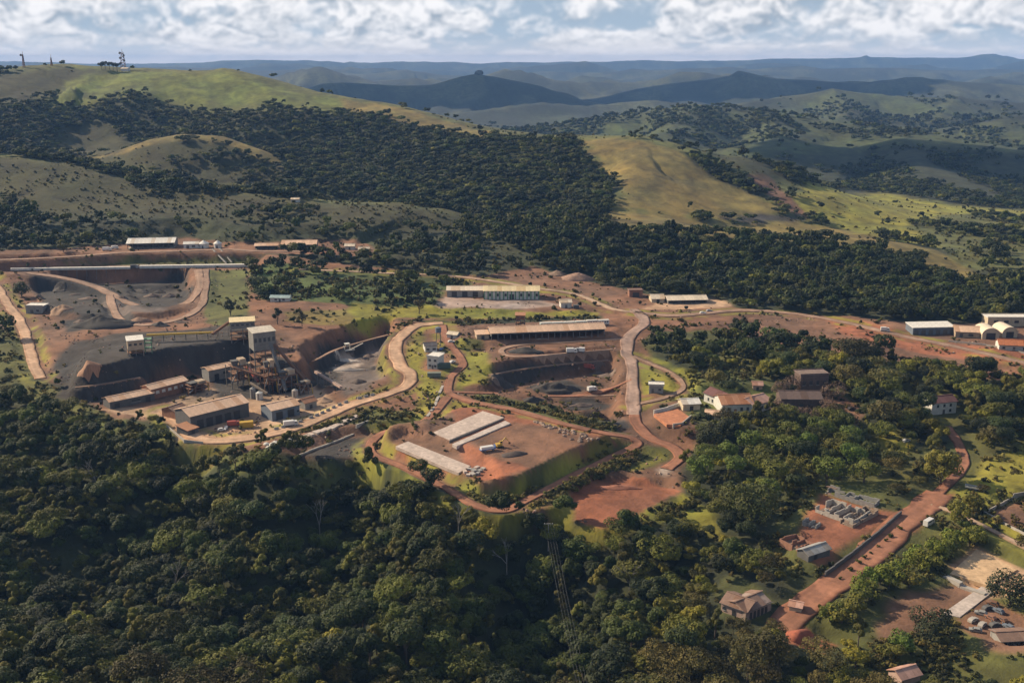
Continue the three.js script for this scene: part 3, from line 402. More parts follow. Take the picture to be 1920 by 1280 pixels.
roadMesh('dirt_road', ringRoad, 2.5, M.redDirt, 'red dirt road ringing the central pad');
roadMesh('dirt_road', railRoad, 3.6, M.brown, 'brown road along the foot of the wooded slope');
roadMesh('dirt_road', westRoad, 3.6, M.beige, 'beige road descending on the west side of the pit');
roadMesh('dirt_road', upperRoad, 3.2, M.brown, 'brown road on the terrace of the upper sheds');
roadMesh('dirt_road', loopRoad, 1.9, M.brown, 'narrow loop road round the grassy triangle');
{ const k = Math.round(villageRoad.length * .60); roadMesh('dirt_road', villageRoad.slice(0, k + 1), 6.2, M.redDirt, 'wide red dirt road through the village'); roadMesh('dirt_road', villageRoad.slice(k), 2.6, M.redDirt, 'narrow red lane bending away from the wide village road'); }
roadMesh('lane', laneRoad, 1.7, M.paleDirt, 'straight pale lane in the village');
roadMesh('dirt_road', pitRoad, 3.6, M.brown, 'brown haul track through the upper pit');
roadMesh('dirt_road', pitLane, 3, M.brown, 'brown haul track along the rim of the upper pit');
roadMesh('dirt_road', terraceTrack, 2, M.brown, 'brown track looping round the heap below the long shed');
roadMesh('dirt_road', lowerTrack, 1.9, M.redDirt, 'reddish track along the second terrace');
roadMesh('bench_ledge', bench, 1, M.brown, 'narrow pale ledge halfway up the dark embankment');
roadMesh('bench_ledge', terraceBench, 1, M.brown, 'narrow ledge halfway down the dark terrace bank');
roadMesh('bench_ledge', pitBench, 1, M.brown, 'narrow ledge on the upper wall of the settling pit');
roadMesh('bench_ledge', lowBench, 1.1, M.brown, 'narrow ledge under the second terrace');

// ---------- trees ----------
// a crown is many small leaf sprays spread over uneven lobes; sizes in metres
function crownGeometry(seed, { lobes, leaves, leaf, R, top, base, flat = 1, narrow = 0 }) {
  const r = rng(seed), L = [];
  for (let k = 0; k < lobes; k++) {
    const a = k * 2.4 + r() * 1.2, q = k === 0 ? 0 : Math.sqrt(r()) * .78, y = k === 0 ? .62 : .18 + r() * .62, s = (.34 + r() * .22) * (narrow ? 1 - y * .35 : 1);
    const env = narrow ? Math.sin(Math.PI * clamp(.12 + y * .85)) : 1;
    L.push([Math.cos(a) * q * R * env, base + (top - base) * (.12 + y * .7), Math.sin(a) * q * R * env, s * R * (narrow ? .8 : 1)]);
  }
  const pos = [], nor = [], col = [], v = new THREE.Vector3(), n = new THREE.Vector3(), t = new THREE.Vector3(), b = new THREE.Vector3(), p = new THREE.Vector3(); let made = 0, tries = 0;
  while (made < leaves && tries++ < leaves * 6) {
    const l = L[Math.floor(r() * lobes)]; v.set(r() * 2 - 1, r() * 1.75 - .75, r() * 2 - 1); if (v.lengthSq() > 1 || v.lengthSq() < .02) continue; v.normalize();
    const rad = l[3] * (.72 + .36 * Math.pow(r(), .6)); p.set(l[0] + v.x * rad, l[1] + v.y * rad * .82 * flat, l[2] + v.z * rad);
    if (L.some(m => m !== l && (p.x - m[0]) ** 2 + ((p.y - m[1]) / .82 / flat) ** 2 + (p.z - m[2]) ** 2 < (m[3] * .66) ** 2)) continue;
    n.copy(v).multiplyScalar(1.1).add(t.set(r() - .5, r() - .2, r() - .5)).normalize(); t.set(r() - .5, r() - .5, r() - .5).cross(n).normalize(); b.crossVectors(n, t);
    const s = leaf * (.6 + r() * .8), w = s * (.55 + r() * .35), c = .72 + r() * .5, y = r() * .25;
    const q = (i, j, k) => { pos.push(p.x + t.x * i * s + b.x * j * w + n.x * k * s, p.y + t.y * i * s + b.y * j * w + n.y * k * s, p.z + t.z * i * s + b.z * j * w + n.z * k * s); nor.push(n.x, n.y, n.z); col.push(c * (1 + y * .5), c, c * (1 - y)); };
    q(-.5, 0, -.12); q(0, -.5, 0); q(.5, 0, -.12); q(-.5, 0, -.12); q(.5, 0, -.12); q(0, .5, 0); made++;
  }
  const g = new THREE.BufferGeometry(); g.setAttribute('position', new THREE.Float32BufferAttribute(pos, 3)); g.setAttribute('normal', new THREE.Float32BufferAttribute(nor, 3)); g.setAttribute('color', new THREE.Float32BufferAttribute(col, 3)); g.userData.lobes = L; return g;
}
const bare = g => { const q = g.index ? g.toNonIndexed() : g; for (const k of Object.keys(q.attributes)) if (!['position', 'normal'].includes(k)) q.deleteAttribute(k); return q; };
function limb(a, b, ra, rb, n = 6) {
  const A = new THREE.Vector3(...a), B = new THREE.Vector3(...b), g = new THREE.CylinderGeometry(rb, ra, A.distanceTo(B), n, 1, true); g.applyQuaternion(new THREE.Quaternion().setFromUnitVectors(new THREE.Vector3(0, 1, 0), B.clone().sub(A).normalize())); g.translate((A.x + B.x) / 2, (A.y + B.y) / 2, (A.z + B.z) / 2); return g;
}
function trunkGeometry(lobes, base, r) { const fork = [0, base * .8 + .6, 0], g = [limb([0, -2.5, 0], fork, r * 1.3, r)]; for (const l of lobes.slice(0, 6)) g.push(limb(fork, [l[0] * .8, l[1] - l[3] * .3, l[2] * .8], r * .65, r * .2, 5)); return mergeGeometries(g.map(bare)); }
const leafMat = new THREE.MeshPhysicalMaterial({ color: 0xffffff, vertexColors: true, roughness: .75, side: THREE.DoubleSide, transmission: .3, thickness: 0, specularIntensity: .4 });
const TONES = [[.060, .085, .012], [.044, .068, .011], [.092, .108, .015], [.112, .116, .018], [.030, .048, .010], [.168, .172, .019], [.092, .086, .023]];
const toneMats = TONES.map(t => { const m = leafMat.clone(); m.color.setRGB(...t); return m; });
const individual = TONES.map(t => [.68, 1, 1.3].map((v, k) => { const m = leafMat.clone(); m.color.setRGB(t[0] * v * (k === 2 ? 1.1 : 1), t[1] * v, t[2] * v); return m; }));
const barkMat = mat(.10, .075, .055, .95, null);
const NEAR = [], MID = [], FAR = [];
for (let k = 0; k < 7; k++) {
  const o = [{ lobes: 9, R: 4.2, top: 9.5, base: 3 }, { lobes: 7, R: 3.6, top: 11, base: 4 }, { lobes: 11, R: 5, top: 10, base: 3.5, flat: .8 }, { lobes: 11, R: 3, top: 13.5, base: 3, narrow: 1 }, { lobes: 10, R: 4.6, top: 12, base: 4.5 }, { lobes: 8, R: 3.8, top: 8.5, base: 2.6, flat: .9 }, { lobes: 12, R: 6, top: 12.5, base: 5.5, flat: .6 }][k];
  const c = crownGeometry(100 + k, { ...o, leaves: 1800, leaf: .6 }); NEAR.push({ c, t: trunkGeometry(c.userData.lobes, o.base, .22), o });
  MID.push(crownGeometry(200 + k, { ...o, leaves: 330, leaf: 1.5 }));
  FAR.push(crownGeometry(300 + k, { ...o, leaves: 90, leaf: 3 }));
}
const shrubGeo = [0, 1, 2].map(k => crownGeometry(400 + k, { lobes: 4, leaves: 110, leaf: .62, R: 1.25, top: 1.9, base: -.3 }));
const shrubFar = [0, 1, 2].map(k => crownGeometry(440 + k, { lobes: 3, leaves: 40, leaf: 1.1, R: 1.4, top: 1.9, base: -.3 }));

const KEEP_OUT = []; // footprints of buildings and yards: [x, d, radius]
const TREE_SPOTS = [], SHRUB_SPOTS = [];
for (const poly of [[[127.1,380.9], [114.4,381.6], [140.4,451.8], [165.1,430.3], [169.6,421.9]], [[125.2,324], [147.1,359.7], [178.8,365], [159.4,340.1], [146.5,331.5]], [[167.3,370], [192.2,399.6], [204.7,371.1], [190.8,342.3], [174.8,353.6]], [[158.5,333.3], [177.8,355.9], [190,340.4], [176.9,313.5], [157.7,318.6]], [[22.6,434.6], [37.7,461.9], [56.1,469.2], [80.4,453.5], [58.9,429.2], [38.5,410.1]], [[94,324], [105.4,346.2], [118,329.3], [107,317.6]], [[75.3,346.4], [80.4,368.2], [86.1,371.2], [97.2,352.4], [91.8,337.9]]]) KEEP_OUT.push(poly);

// ---------- building kit: footprints by the two front corners in plan, sizes in metres ----------
const W = {
  white: mat(.66, .64, .60, .9, paintGrain), cream: mat(.62, .52, .38, .9, paintGrain), grey: mat(.30, .29, .28, .9, paintGrain), darkGrey: mat(.13, .125, .125, .9, paintGrain), steel: mat(.16, .15, .145, .6, paintGrain), rust: mat(.22, .11, .065, .9, paintGrain), blue: mat(.16, .19, .24, .9, paintGrain), brick: mat(.30, .15, .10, .9, paintGrain), dark: mat(.035, .035, .038, .5, null), glass: mat(.05, .06, .07, .2, null), green: mat(.14, .26, .17, .9, paintGrain), concrete: mat(.44, .40, .36, .9, paintGrain), pinkWall: mat(.52, .36, .30, .9, paintGrain), tan: mat(.46, .35, .25, .9, paintGrain),
};
const RF = { pale: mat(.80, .66, .50, .7, paintGrain), white: mat(.82, .77, .70, .7, paintGrain), tan: mat(.76, .50, .34, .75, paintGrain), yellow: mat(.80, .64, .38, .75, paintGrain), orange: mat(.46, .22, .12, .9, paintGrain), red: mat(.34, .13, .09, .9, paintGrain), brown: mat(.26, .16, .12, .9, paintGrain), grey: mat(.38, .37, .36, .7, paintGrain), darkRed: mat(.16, .07, .065, .9, paintGrain), pink: mat(.55, .32, .25, .9, paintGrain) };
const metal = (r, g, b, ro = .45) => mat(r, g, b, ro, null, { metalness: .1 });
const PAINT = { white: metal(.62, .60, .57), yellow: metal(.50, .32, .05), red: metal(.30, .07, .05), blue: metal(.10, .16, .34), black: metal(.03, .03, .03), teal: metal(.42, .56, .54), orange: metal(.55, .22, .06), grey: metal(.3, .3, .31) };
function box(w, h, d, x = 0, y = 0, z = 0, ry = 0, rx = 0, rz = 0) { const g = new THREE.BoxGeometry(w, h, d), a = g.attributes.uv, n = g.attributes.normal; for (let i = 0; i < a.count; i++) { const sx = Math.abs(n.getX(i)) > .5 ? d : w, sy = Math.abs(n.getY(i)) > .5 ? d : h; a.setXY(i, a.getX(i) * sx / 9, a.getY(i) * sy / 9); } if (rx) g.rotateX(rx); if (rz) g.rotateZ(rz); if (ry) g.rotateY(ry); g.translate(x, y, z); return g; }
const cyl = (rt, rb, h, x = 0, y = 0, z = 0, n = 14) => new THREE.CylinderGeometry(rt, rb, h, n).translate(x, y, z);
function part(parent, name, geo, m, label) { const g = Array.isArray(geo) ? mergeGeometries(geo.map(q => q.index ? q.toNonIndexed() : q)) : geo, o = new THREE.Mesh(g, m); o.name = name; o.castShadow = o.receiveShadow = true; if (label) o.userData.label = label; parent.add(o); return o; }
function frame(a, b, lift = 0) { // group on the line a-b, local x along it, local -z away from the front
  const g = new THREE.Group(), x = (a[0] + b[0]) / 2, d = (a[1] + b[1]) / 2, w = Math.hypot(b[0] - a[0], b[1] - a[1]);
  g.rotation.y = Math.atan2(b[1] - a[1], b[0] - a[0]); g.position.set(x, height(x, d) + lift, -d); return [g, w];
}
function keep(a, b, depth, m = 2) { const w = Math.hypot(b[0] - a[0], b[1] - a[1]), ux = (b[0] - a[0]) / w, ud = (b[1] - a[1]) / w, nx = -ud, nd = ux; KEEP_OUT.push([[a[0] - ux * m - nx * m * 2, a[1] - ud * m - nd * m * 2], [b[0] + ux * m - nx * m * 2, b[1] + ud * m - nd * m * 2], [b[0] + ux * m + nx * (depth + m), b[1] + ud * m + nd * (depth + m)], [a[0] - ux * m + nx * (depth + m), a[1] - ud * m + nd * (depth + m)]]); }
function gablePrism(w, depth, eave, rise, down = 2) { // closed body with pointed ends across x, ridge along x
  const s = new THREE.Shape(); s.moveTo(0, -down); s.lineTo(depth, -down); s.lineTo(depth, eave); s.lineTo(depth / 2, eave + rise); s.lineTo(0, eave); s.closePath();
  const g = new THREE.ExtrudeGeometry(s, { depth: w, bevelEnabled: false }); g.rotateY(Math.PI / 2); g.translate(-w / 2, 0, 0); const a = g.attributes.uv; for (let i = 0; i < a.count; i++) a.setXY(i, a.getX(i) / 9, a.getY(i) / 9); return g;
}
const sheetMats = {};
const sheets = m => sheetMats[m.uuid] ??= [1, .9, 1.08, .82, .97].map((v, k) => { const q = m.clone(); q.color.setRGB(m.color.r * v, m.color.g * v * (k === 3 ? .9 : 1), m.color.b * v * (k === 3 ? .8 : 1)); return q; });
function roofPanels(o, w, depth, eave, rise, m, over = .6) { // each slope is a row of roofing sheets, some patched or rusty
  const sl = Math.hypot(depth / 2, rise), an = Math.atan2(rise, depth / 2), L = sl + over, W2 = w + over * 2, n = Math.max(2, Math.round(W2 / 3.6)), ms = sheets(m), seed = Math.round(w * 31 + depth * 7);
  const g0 = [1, -1].map(s => { const g = box(W2 / n - .04, .16, L, 0, 0, 0); g.translate(0, .11, s * L / 2); g.rotateX(s * an); g.translate(0, eave + rise, -depth / 2); return g; });
  for (let k = 0; k < n; k++) [1, -1].forEach((s, q) => { const p = part(o, 'roof_sheet', g0[q], ms[Math.floor(hash2(k, q, seed) * 5)]); p.position.set(-W2 / 2 + W2 * (k + .5) / n, (hash2(k, q + 2, seed) - .5) * .08, 0); });
  part(o, 'ridge_cap', box(W2, .2, .6, 0, eave + rise + .22, -depth / 2), m); part(o, 'gutter', box(W2, .22, .22, 0, eave - rise / (depth / 2) * over * .9 + .02, over * .95), W.steel);
}
// walls all round; openings listed as [part name, x from the middle, width, bottom, height, material]
function house(name, label, a, b, { depth = 10, eave = 4, rise = 1.8, wall = W.white, roof = RF.pale, type = 'gable', open = [], category = 'building', group, lift = 0, end = [] }) {
  const [g, w] = frame(a, b, lift); keep(a, b, depth);
  if (type === 'gable') { part(g, 'wall', gablePrism(w, depth, eave, rise), wall); roofPanels(g, w, depth, eave, rise, roof); }
  else if (type === 'barrel') {
    const s = new THREE.Shape(); s.moveTo(-w / 2, -2); s.lineTo(w / 2, -2); s.lineTo(w / 2, eave); s.absellipse(0, eave, w / 2, rise, 0, Math.PI, false); s.closePath();
    part(g, 'wall', new THREE.ExtrudeGeometry(s, { depth, bevelEnabled: false, curveSegments: 14 }).translate(0, 0, -depth), wall);
    const r = new THREE.Shape(); r.absellipse(0, eave, w / 2 + .35, rise + .35, 0, Math.PI, false); r.absellipse(0, eave, w / 2 + .05, rise + .05, Math.PI, 0, true); part(g, 'roof', new THREE.ExtrudeGeometry(r, { depth: depth + .8, bevelEnabled: false, curveSegments: 14 }).translate(0, 0, -depth - .4), roof);
  } else {
    part(g, 'wall', box(w, eave + 2, depth, 0, eave / 2 - 1, -depth / 2), wall);
    const an = type === 'mono' ? Math.atan2(rise, depth) : 0; part(g, 'roof', box(w + 1, .3, Math.hypot(depth, type === 'mono' ? rise : 0) + 1, 0, eave + .16 + (type === 'mono' ? rise / 2 : 0), -depth / 2, 0, an), roof);
    if (type === 'mono') for (const s of [-1, 1]) { const t = new THREE.Shape(); t.moveTo(0, eave); t.lineTo(depth, eave); t.lineTo(depth, eave + rise); part(g, 'gable_wall', new THREE.ExtrudeGeometry(t, { depth: .25, bevelEnabled: false }).rotateY(Math.PI / 2).translate(s * (w / 2 - .13) - .125, 0, 0), wall); }
    if (type === 'flat') { const p = .5; for (const s of [-1, 1]) part(g, 'parapet', box(w + 1, p, .3, 0, eave + .3 + p / 2, -depth / 2 + s * (depth / 2 + .35)), wall); }
  }
  for (const [n, x, ww, y, hh, m] of open) { const o = part(g, n, box(ww, hh, .16, x, y + hh / 2, .05), m ?? (n === 'window' ? W.glass : W.darkGrey)); if (n === 'window') part(o, 'window_sill', box(ww + .3, .15, .35, x, y - .08, .1), W.concrete); }
  for (const [n, z, ww, y, hh, m] of end) for (const s of [-1, 1]) part(g, n, box(.16, hh, ww, s * (w / 2 + .05), y + hh / 2, -depth / 2 + z), m ?? W.glass);
  return add(g, name, label, category, group);
}
// a roof on posts with a back wall, open in front
function openShed(name, label, a, b, { depth = 14, eave = 5, rise = 2, roof = RF.pale, bays = 8, back = W.grey, post = W.steel, group, category = 'shed', sides = true, floor = true }) {
  const [g, w] = frame(a, b); keep(a, b, depth);
  for (let k = 0; k <= bays; k++) part(g, 'post', box(.4, eave + 1.5, .4, -w / 2 + .3 + (w - .6) * k / bays, eave / 2 - .75, -.3), post);
  part(g, 'back_wall', box(w, eave + 1.5, .3, 0, eave / 2 - .75, -depth + .15), back);
  if (sides) { const s = new THREE.Shape(); s.moveTo(0, eave - 2); s.lineTo(depth, -1.5); s.lineTo(depth, eave); s.lineTo(depth / 2, eave + rise); s.lineTo(0, eave); s.closePath(); for (const q of [-1, 1]) part(g, 'end_wall', new THREE.ExtrudeGeometry(s, { depth: .25, bevelEnabled: false }).rotateY(Math.PI / 2).translate(q * (w / 2 - .2) - .12, 0, -.6), back); }
  part(g, 'beam', box(w, .5, .3, 0, eave - .25, -.3), post);
  if (floor) part(g, 'floor_slab', box(w - .4, .3, depth - 1, 0, .05, -depth / 2), W.concrete);
  roofPanels(g, w, depth, eave, rise, roof, .9);
  return add(g, name, label, category, group);
}
function slab(name, label, poly, m, level, category = 'slab') {
  const s = new THREE.Shape(poly.map(([x, d]) => new THREE.Vector2(x, d)));
  const g = new THREE.ExtrudeGeometry(s, { depth: 1.6, bevelEnabled: true, bevelSize: .08, bevelThickness: .08, bevelSegments: 1 }); g.rotateX(-Math.PI / 2); const a = g.attributes.uv; for (let i = 0; i < a.count; i++) a.setXY(i, a.getX(i) / 14, a.getY(i) / 14);
  KEEP_OUT.push(poly); const o = new THREE.Mesh(g, m); o.castShadow = o.receiveShadow = true; o.position.y = level + .42 - 1.6; return add(o, name, label, category);
}
function mound(name, label, c, rx, rz, h, m, seed, turn = 0, category = 'stockpile', group) {
  const K = 26, R = 12, pos = [], uv = [], idx = []; const y0 = height(c[0], c[1]);
  for (let j = 0; j <= R; j++) for (let i = 0; i <= K; i++) { const t = j / R, a = i / K * Math.PI * 2, ca = Math.cos(a), sa = Math.sin(a), wob = 1 + fbm(ca * 1.3 + seed, sa * 1.3, 3, seed) * .35, x = ca * t * rx * wob, z = sa * t * rz * wob, X = c[0] + x * Math.cos(turn) - z * Math.sin(turn), D = c[1] + x * Math.sin(turn) + z * Math.cos(turn); const up = h * Math.pow(Math.max(0, 1 - t), .85) * (1 + fbm(X / 4, D / 4, 2, seed) * .3) - (t === 1 ? .6 : 0); pos.push(X - c[0], height(X, D) - y0 + up, -(D - c[1])); uv.push(X / 9, D / 9); if (i && j) { const o = j * (K + 1) + i, q = o - K - 1; idx.push(q - 1, q, o, q - 1, o, o - 1); } }
  const g = new THREE.BufferGeometry(); g.setAttribute('position', new THREE.Float32BufferAttribute(pos, 3)); g.setAttribute('uv', new THREE.Float32BufferAttribute(uv, 2)); g.setIndex(idx); g.computeVertexNormals();
  const o = new THREE.Mesh(g, m); o.position.set(c[0], y0, -c[1]); KEEP_OUT.push([c[0], c[1], Math.max(rx, rz) * .8]); return add(shade(o), name, label, category, group);
}
const at = (g, c, turn = 0, lift = 0) => { g.position.set(c[0], height(c[0], c[1]) + lift, -c[1]); g.rotation.y = turn; return g; };
function wheelsOn(o, xs, zs, r) { for (const x of xs) for (const z of zs) { const w = part(o, 'wheel', new THREE.CylinderGeometry(r, r, .35, 12).rotateX(Math.PI / 2).translate(x, r, z), PAINT.black); part(w, 'rim', new THREE.CylinderGeometry(r * .5, r * .5, .38, 8).rotateX(Math.PI / 2).translate(x, r, z), PAINT.grey); } }
function truck(label, c, turn, cargo = PAINT.white, cab = PAINT.white, L = 7, group) {
  const o = new THREE.Group(); part(o, 'chassis', box(L, .35, 2, 0, .85, 0), PAINT.black); part(o, 'cargo_box', box(L - 2.4, 2.3, 2.4, -1.1, 2.2, 0), cargo);
  const k = new THREE.Shape(); k.moveTo(0, 0); k.lineTo(2, 0); k.lineTo(2, 1.1); k.lineTo(1.5, 2.1); k.lineTo(0, 2.1); part(o, 'cab', new THREE.ExtrudeGeometry(k, { depth: 2.2, bevelEnabled: true, bevelSize: .06, bevelThickness: .06, bevelSegments: 1 }).translate(L / 2 - 2.1, .8, -1.1), cab);
  part(o, 'windscreen', box(.1, .9, 1.9, L / 2 - .3, 2.35, 0, 0, 0, .46), W.glass); for (const s of [-1, 1]) part(o, 'side_window', box(.9, .7, .1, L / 2 - 1.3, 2.3, s * 1.15), W.glass);
  wheelsOn(o, [-L / 2 + 1, L / 2 - 1.2], [-1, 1], .5); return add(at(o, c, turn), 'truck', label, 'truck', group);
}
function carBody(label, c, turn, m, group, name = 'car') {
  const o = new THREE.Group(), s = new THREE.Shape(); s.moveTo(-2.1, .35); s.lineTo(2.1, .35); s.lineTo(2.15, .85); s.lineTo(1.1, 1); s.lineTo(.5, 1.5); s.lineTo(-1.3, 1.5); s.lineTo(-2.05, 1); s.closePath();
  part(o, 'body', new THREE.ExtrudeGeometry(s, { depth: 1.6, bevelEnabled: true, bevelSize: .08, bevelThickness: .08, bevelSegments: 1 }).translate(0, 0, -.8), m);
  part(o, 'windscreen', box(.08, .62, 1.4, .86, 1.27, 0, 0, 0, .87), W.glass); part(o, 'rear_window', box(.08, .6, 1.4, -1.7, 1.27, 0, 0, 0, -.95), W.glass); for (const q of [-1, 1]) part(o, 'side_window', box(1.6, .38, .06, -.4, 1.22, q * .9), W.glass);
  wheelsOn(o, [-1.3, 1.3], [-.8, .8], .34); return add(at(o, c, turn), name, label, 'car', group);
}
function van(label, c, turn, m) {
  const o = new THREE.Group(), s = new THREE.Shape(); s.moveTo(-3, .5); s.lineTo(3, .5); s.lineTo(3.05, 1.3); s.lineTo(2.5, 1.6); s.lineTo(2, 2.7); s.lineTo(-3, 2.7); s.closePath();
  part(o, 'body', new THREE.ExtrudeGeometry(s, { depth: 2, bevelEnabled: true, bevelSize: .1, bevelThickness: .1, bevelSegments: 2 }).translate(0, 0, -1), m); part(o, 'windscreen', box(.08, 1.05, 1.8, 2.33, 2.12, 0, 0, 0, .43), W.glass);
  for (const q of [-1, 1]) { part(o, 'side_window', box(1, .7, .06, 1.3, 2.05, q * 1.11), W.glass); part(o, 'side_window', box(2.8, .6, .06, -1.2, 2.1, q * 1.11), W.glass); } wheelsOn(o, [-1.9, 1.9], [-1, 1], .42); return add(at(o, c, turn), 'van', label, 'van');
}
function container(name, label, c, turn, m, [w, h, d] = [9, 2.8, 2.6], group, category = 'container', lift = 0) {
  const o = new THREE.Group(), ribs = []; part(o, 'shell', box(w, h, d, 0, h / 2 + .15, 0), m); for (let k = 0; k < 9; k++) for (const s of [-1, 1]) ribs.push(box(.18, h - .3, .1, -w / 2 + .5 + (w - 1) * k / 8, h / 2 + .15, s * (d / 2 + .04)));
  part(o, 'rib', ribs, m).userData.kind = 'stuff'; part(o, 'roof', box(w + .1, .12, d + .1, 0, h + .22, 0), m); part(o, 'door', box(.1, h - .4, d - .3, w / 2 + .03, h / 2 + .15, 0), W.grey); return add(at(o, c, turn, lift), name, label, category, group);
}
// inclined belt gallery between two points [x, d, height above ground]
function conveyor(label, p, q, m, { width = 2, tall = 1.4, legs = 3, legMat = W.steel, name = 'conveyor', roof = null, group } = {}) {
  const A = new THREE.Vector3(p[0], height(p[0], p[1]) + p[2], -p[1]), B = new THREE.Vector3(q[0], height(q[0], q[1]) + q[2], -q[1]), L = A.distanceTo(B), o = new THREE.Group(), mid = A.clone().add(B).multiplyScalar(.5), base = height(mid.x, -mid.z);
  o.position.set(mid.x, base, mid.z); const dir = B.clone().sub(A).normalize(), quat = new THREE.Quaternion().setFromRotationMatrix(new THREE.Matrix4().makeBasis(dir, new THREE.Vector3().crossVectors(new THREE.Vector3().crossVectors(dir, new THREE.Vector3(0, 1, 0)).normalize(), dir), new THREE.Vector3().crossVectors(dir, new THREE.Vector3(0, 1, 0)).normalize()));
  const turn = g => { g.applyQuaternion(quat); g.translate(0, mid.y - base, 0); return g; };
  part(o, 'gallery', turn(box(L, tall, width, 0, 0, 0)), m); if (roof) part(o, 'roof', turn(box(L + .4, .2, width + .7, 0, tall / 2 + .12, 0)), roof); else for (const s of [-1, 1]) part(o, 'handrail', turn(box(L, .12, .12, 0, tall / 2 + .9, s * width / 2)), legMat);
  for (let k = 0; k < legs; k++) { const t = (k + .5) / legs, P = A.clone().lerp(B, t), gy = height(P.x, -P.z), h = P.y - gy - tall / 2 + .3; if (h > .6) for (const s of [-1, 1]) { const ax = -dir.z * s * width * .42, az = dir.x * s * width * .42; part(o, 'leg', limb([P.x - mid.x + ax * 1.5, gy - base - .3, P.z - mid.z + az * 1.5], [P.x - mid.x + ax, P.y - base - tall / 2, P.z - mid.z + az], .16, .16, 6), legMat); } }
  return add(o, name, label, 'conveyor', group);
}
function wallLine(name, label, pts, h, m, { thick = .4, category = 'wall', group, cap } = {}) {
  const o = new THREE.Group(), c = pts[0], y0 = height(c[0], c[1]); o.position.set(c[0], y0, -c[1]);
  for (let i = 1; i < pts.length; i++) { const a = pts[i - 1], b = pts[i], L = Math.hypot(b[0] - a[0], b[1] - a[1]), n = Math.max(1, Math.round(L / 8)), an = Math.atan2(b[1] - a[1], b[0] - a[0]); for (let k = 0; k < n; k++) { const t = (k + .5) / n, x = mix(a[0], b[0], t), d = mix(a[1], b[1], t), y = height(x, d) - y0; part(o, 'wall_panel', box(L / n + thick * .5, h + 1.2, thick, x - c[0], y + h / 2 - .6, -(d - c[1]), an), m); if (cap) part(o, 'coping', box(L / n + thick * .5, .15, thick + .2, x - c[0], y + h + .08, -(d - c[1]), an), cap); } }
  return add(o, name, label, category, group);
}

// ---------- upper terrace ----------
openShed('storage_shed', 'long open-fronted shed with pale roof on the upper terrace road', [-347,936.6], [-306.4,942.1], { depth: 20, eave: 5, rise: 3, roof: RF.white, bays: 9 });
house('store_building', 'low white store building between the long shed and the round huts', [-296.9,939.4], [-284,941.3], { depth: 9, eave: 4, rise: 1.4, roof: RF.white, open: [['door', -3, 2.4, 0, 2.8], ['window', 2, 3, 1.2, 1.4]] });
for (const [c, r, s] of [[[-280.1,944.6], 4.4, 'larger'], [[-267.1,943.3], 3.4, 'smaller']]) { const o = new THREE.Group(); part(o, 'wall', cyl(r, r, 5, 0, 1.5, 0, 20), W.white); part(o, 'roof', cyl(.4, r + .5, 2.6, 0, 5.3, 0, 20), RF.white); part(o, 'roof_vent', cyl(.35, .35, .9, 0, 6.9, 0, 8), W.grey); part(o, 'door', box(1.6, 2.4, .3, 0, 1.2, r - .02), W.darkGrey); add(at(o, c), 'round_tank', `${s} round white tank with conical roof beside the store building`, 'tank', 'round tanks on the upper terrace'); KEEP_OUT.push([...c, r + 2]); }
openShed('storage_shed', 'short tan-roofed shed left of its larger neighbour on the upper terrace', [-230.9,933.3], [-211.3,935.6], { depth: 10, eave: 3.6, rise: 1.4, roof: RF.tan, bays: 5 });
openShed('storage_shed', 'larger tan-roofed open shed beside the short shed', [-206.8,932.6], [-176.5,934.8], { depth: 17, eave: 4.6, rise: 2.6, roof: RF.tan, bays: 7 });
house('hut', 'small pale gabled hut at the end of the upper terrace', [-150.3,932.9], [-141.7,932.9], { depth: 7, eave: 3.2, rise: 1.6, open: [['door', 0, 1.6, 0, 2.3]] });
house('hut', 'small brown-walled hut beside the pale gabled hut', [-134.8,911.4], [-125.6,912.2], { depth: 7, eave: 3.2, rise: 1.6, wall: W.rust, open: [['window', -2, 1.6, 1, 1.2]] });
truck('white box truck parked beside the upper terrace shed', [-361.9,927.6], .1, PAINT.white, PAINT.white, 8);
truck('shorter white truck parked by the corner of the upper shed', [-358,936.4], .5, PAINT.white, PAINT.white, 6);
conveyor('long low white covered conveyor below the upper terrace', [...[-320.9,891.6], 1.6], [...[-224.8,890.1], 1.6], W.white, { width: 3, tall: 2.2, legs: 16, roof: RF.white, name: 'covered_conveyor' });
conveyor('shorter white covered conveyor leading to the west road', [...[-423.8,873.7], 1.4], [...[-329.3,891.6], 1.4], W.white, { width: 2.6, tall: 1.8, legs: 12, roof: RF.white, name: 'covered_conveyor' });
truck('dark tipper truck between the two white covered conveyors', [-325.9,892.7], 0, W.darkGrey, PAINT.grey, 7);
conveyor('slim pale chute running down from the round tanks', [...[-267.6,927.5], 1.5], [...[-249.3,902.8], 1.2], W.concrete, { width: 1.2, tall: .6, legs: 4, name: 'chute' });
conveyor('slim pale chute beside another chute under the smaller tank', [...[-261.7,930.2], 1.5], [...[-246,908.1], 1.2], W.concrete, { width: 1, tall: .6, legs: 4, name: 'chute' });
house('cabin', 'low white cabin on the edge of the golden hill track', [-229.9,1092.2], [-221.5,1091.8], { depth: 6, eave: 3, rise: 1.2, open: [['door', 0, 1.4, 0, 2.2]] });
house('site_hut', 'pale flat-roofed hut beside the west road', [-360.2,757.4], [-347.1,756.5], { depth: 9, eave: 5.5, type: 'flat', wall: W.grey, roof: RF.white, open: [['door', -2, 2.2, 0, 2.6], ['window', 2.5, 2, 1.4, 1.4]] });
house('bungalow', 'low teal-roofed bungalow at the edge of the green field', [-181.6,769.5], [-167,768.5], { depth: 7, eave: 3, rise: 1.2, wall: W.white, roof: mat(.36, .46, .46), open: [['window', -3, 1.8, 1, 1.2], ['door', 0, 1.4, 0, 2.2], ['window', 3, 1.8, 1, 1.2]] });

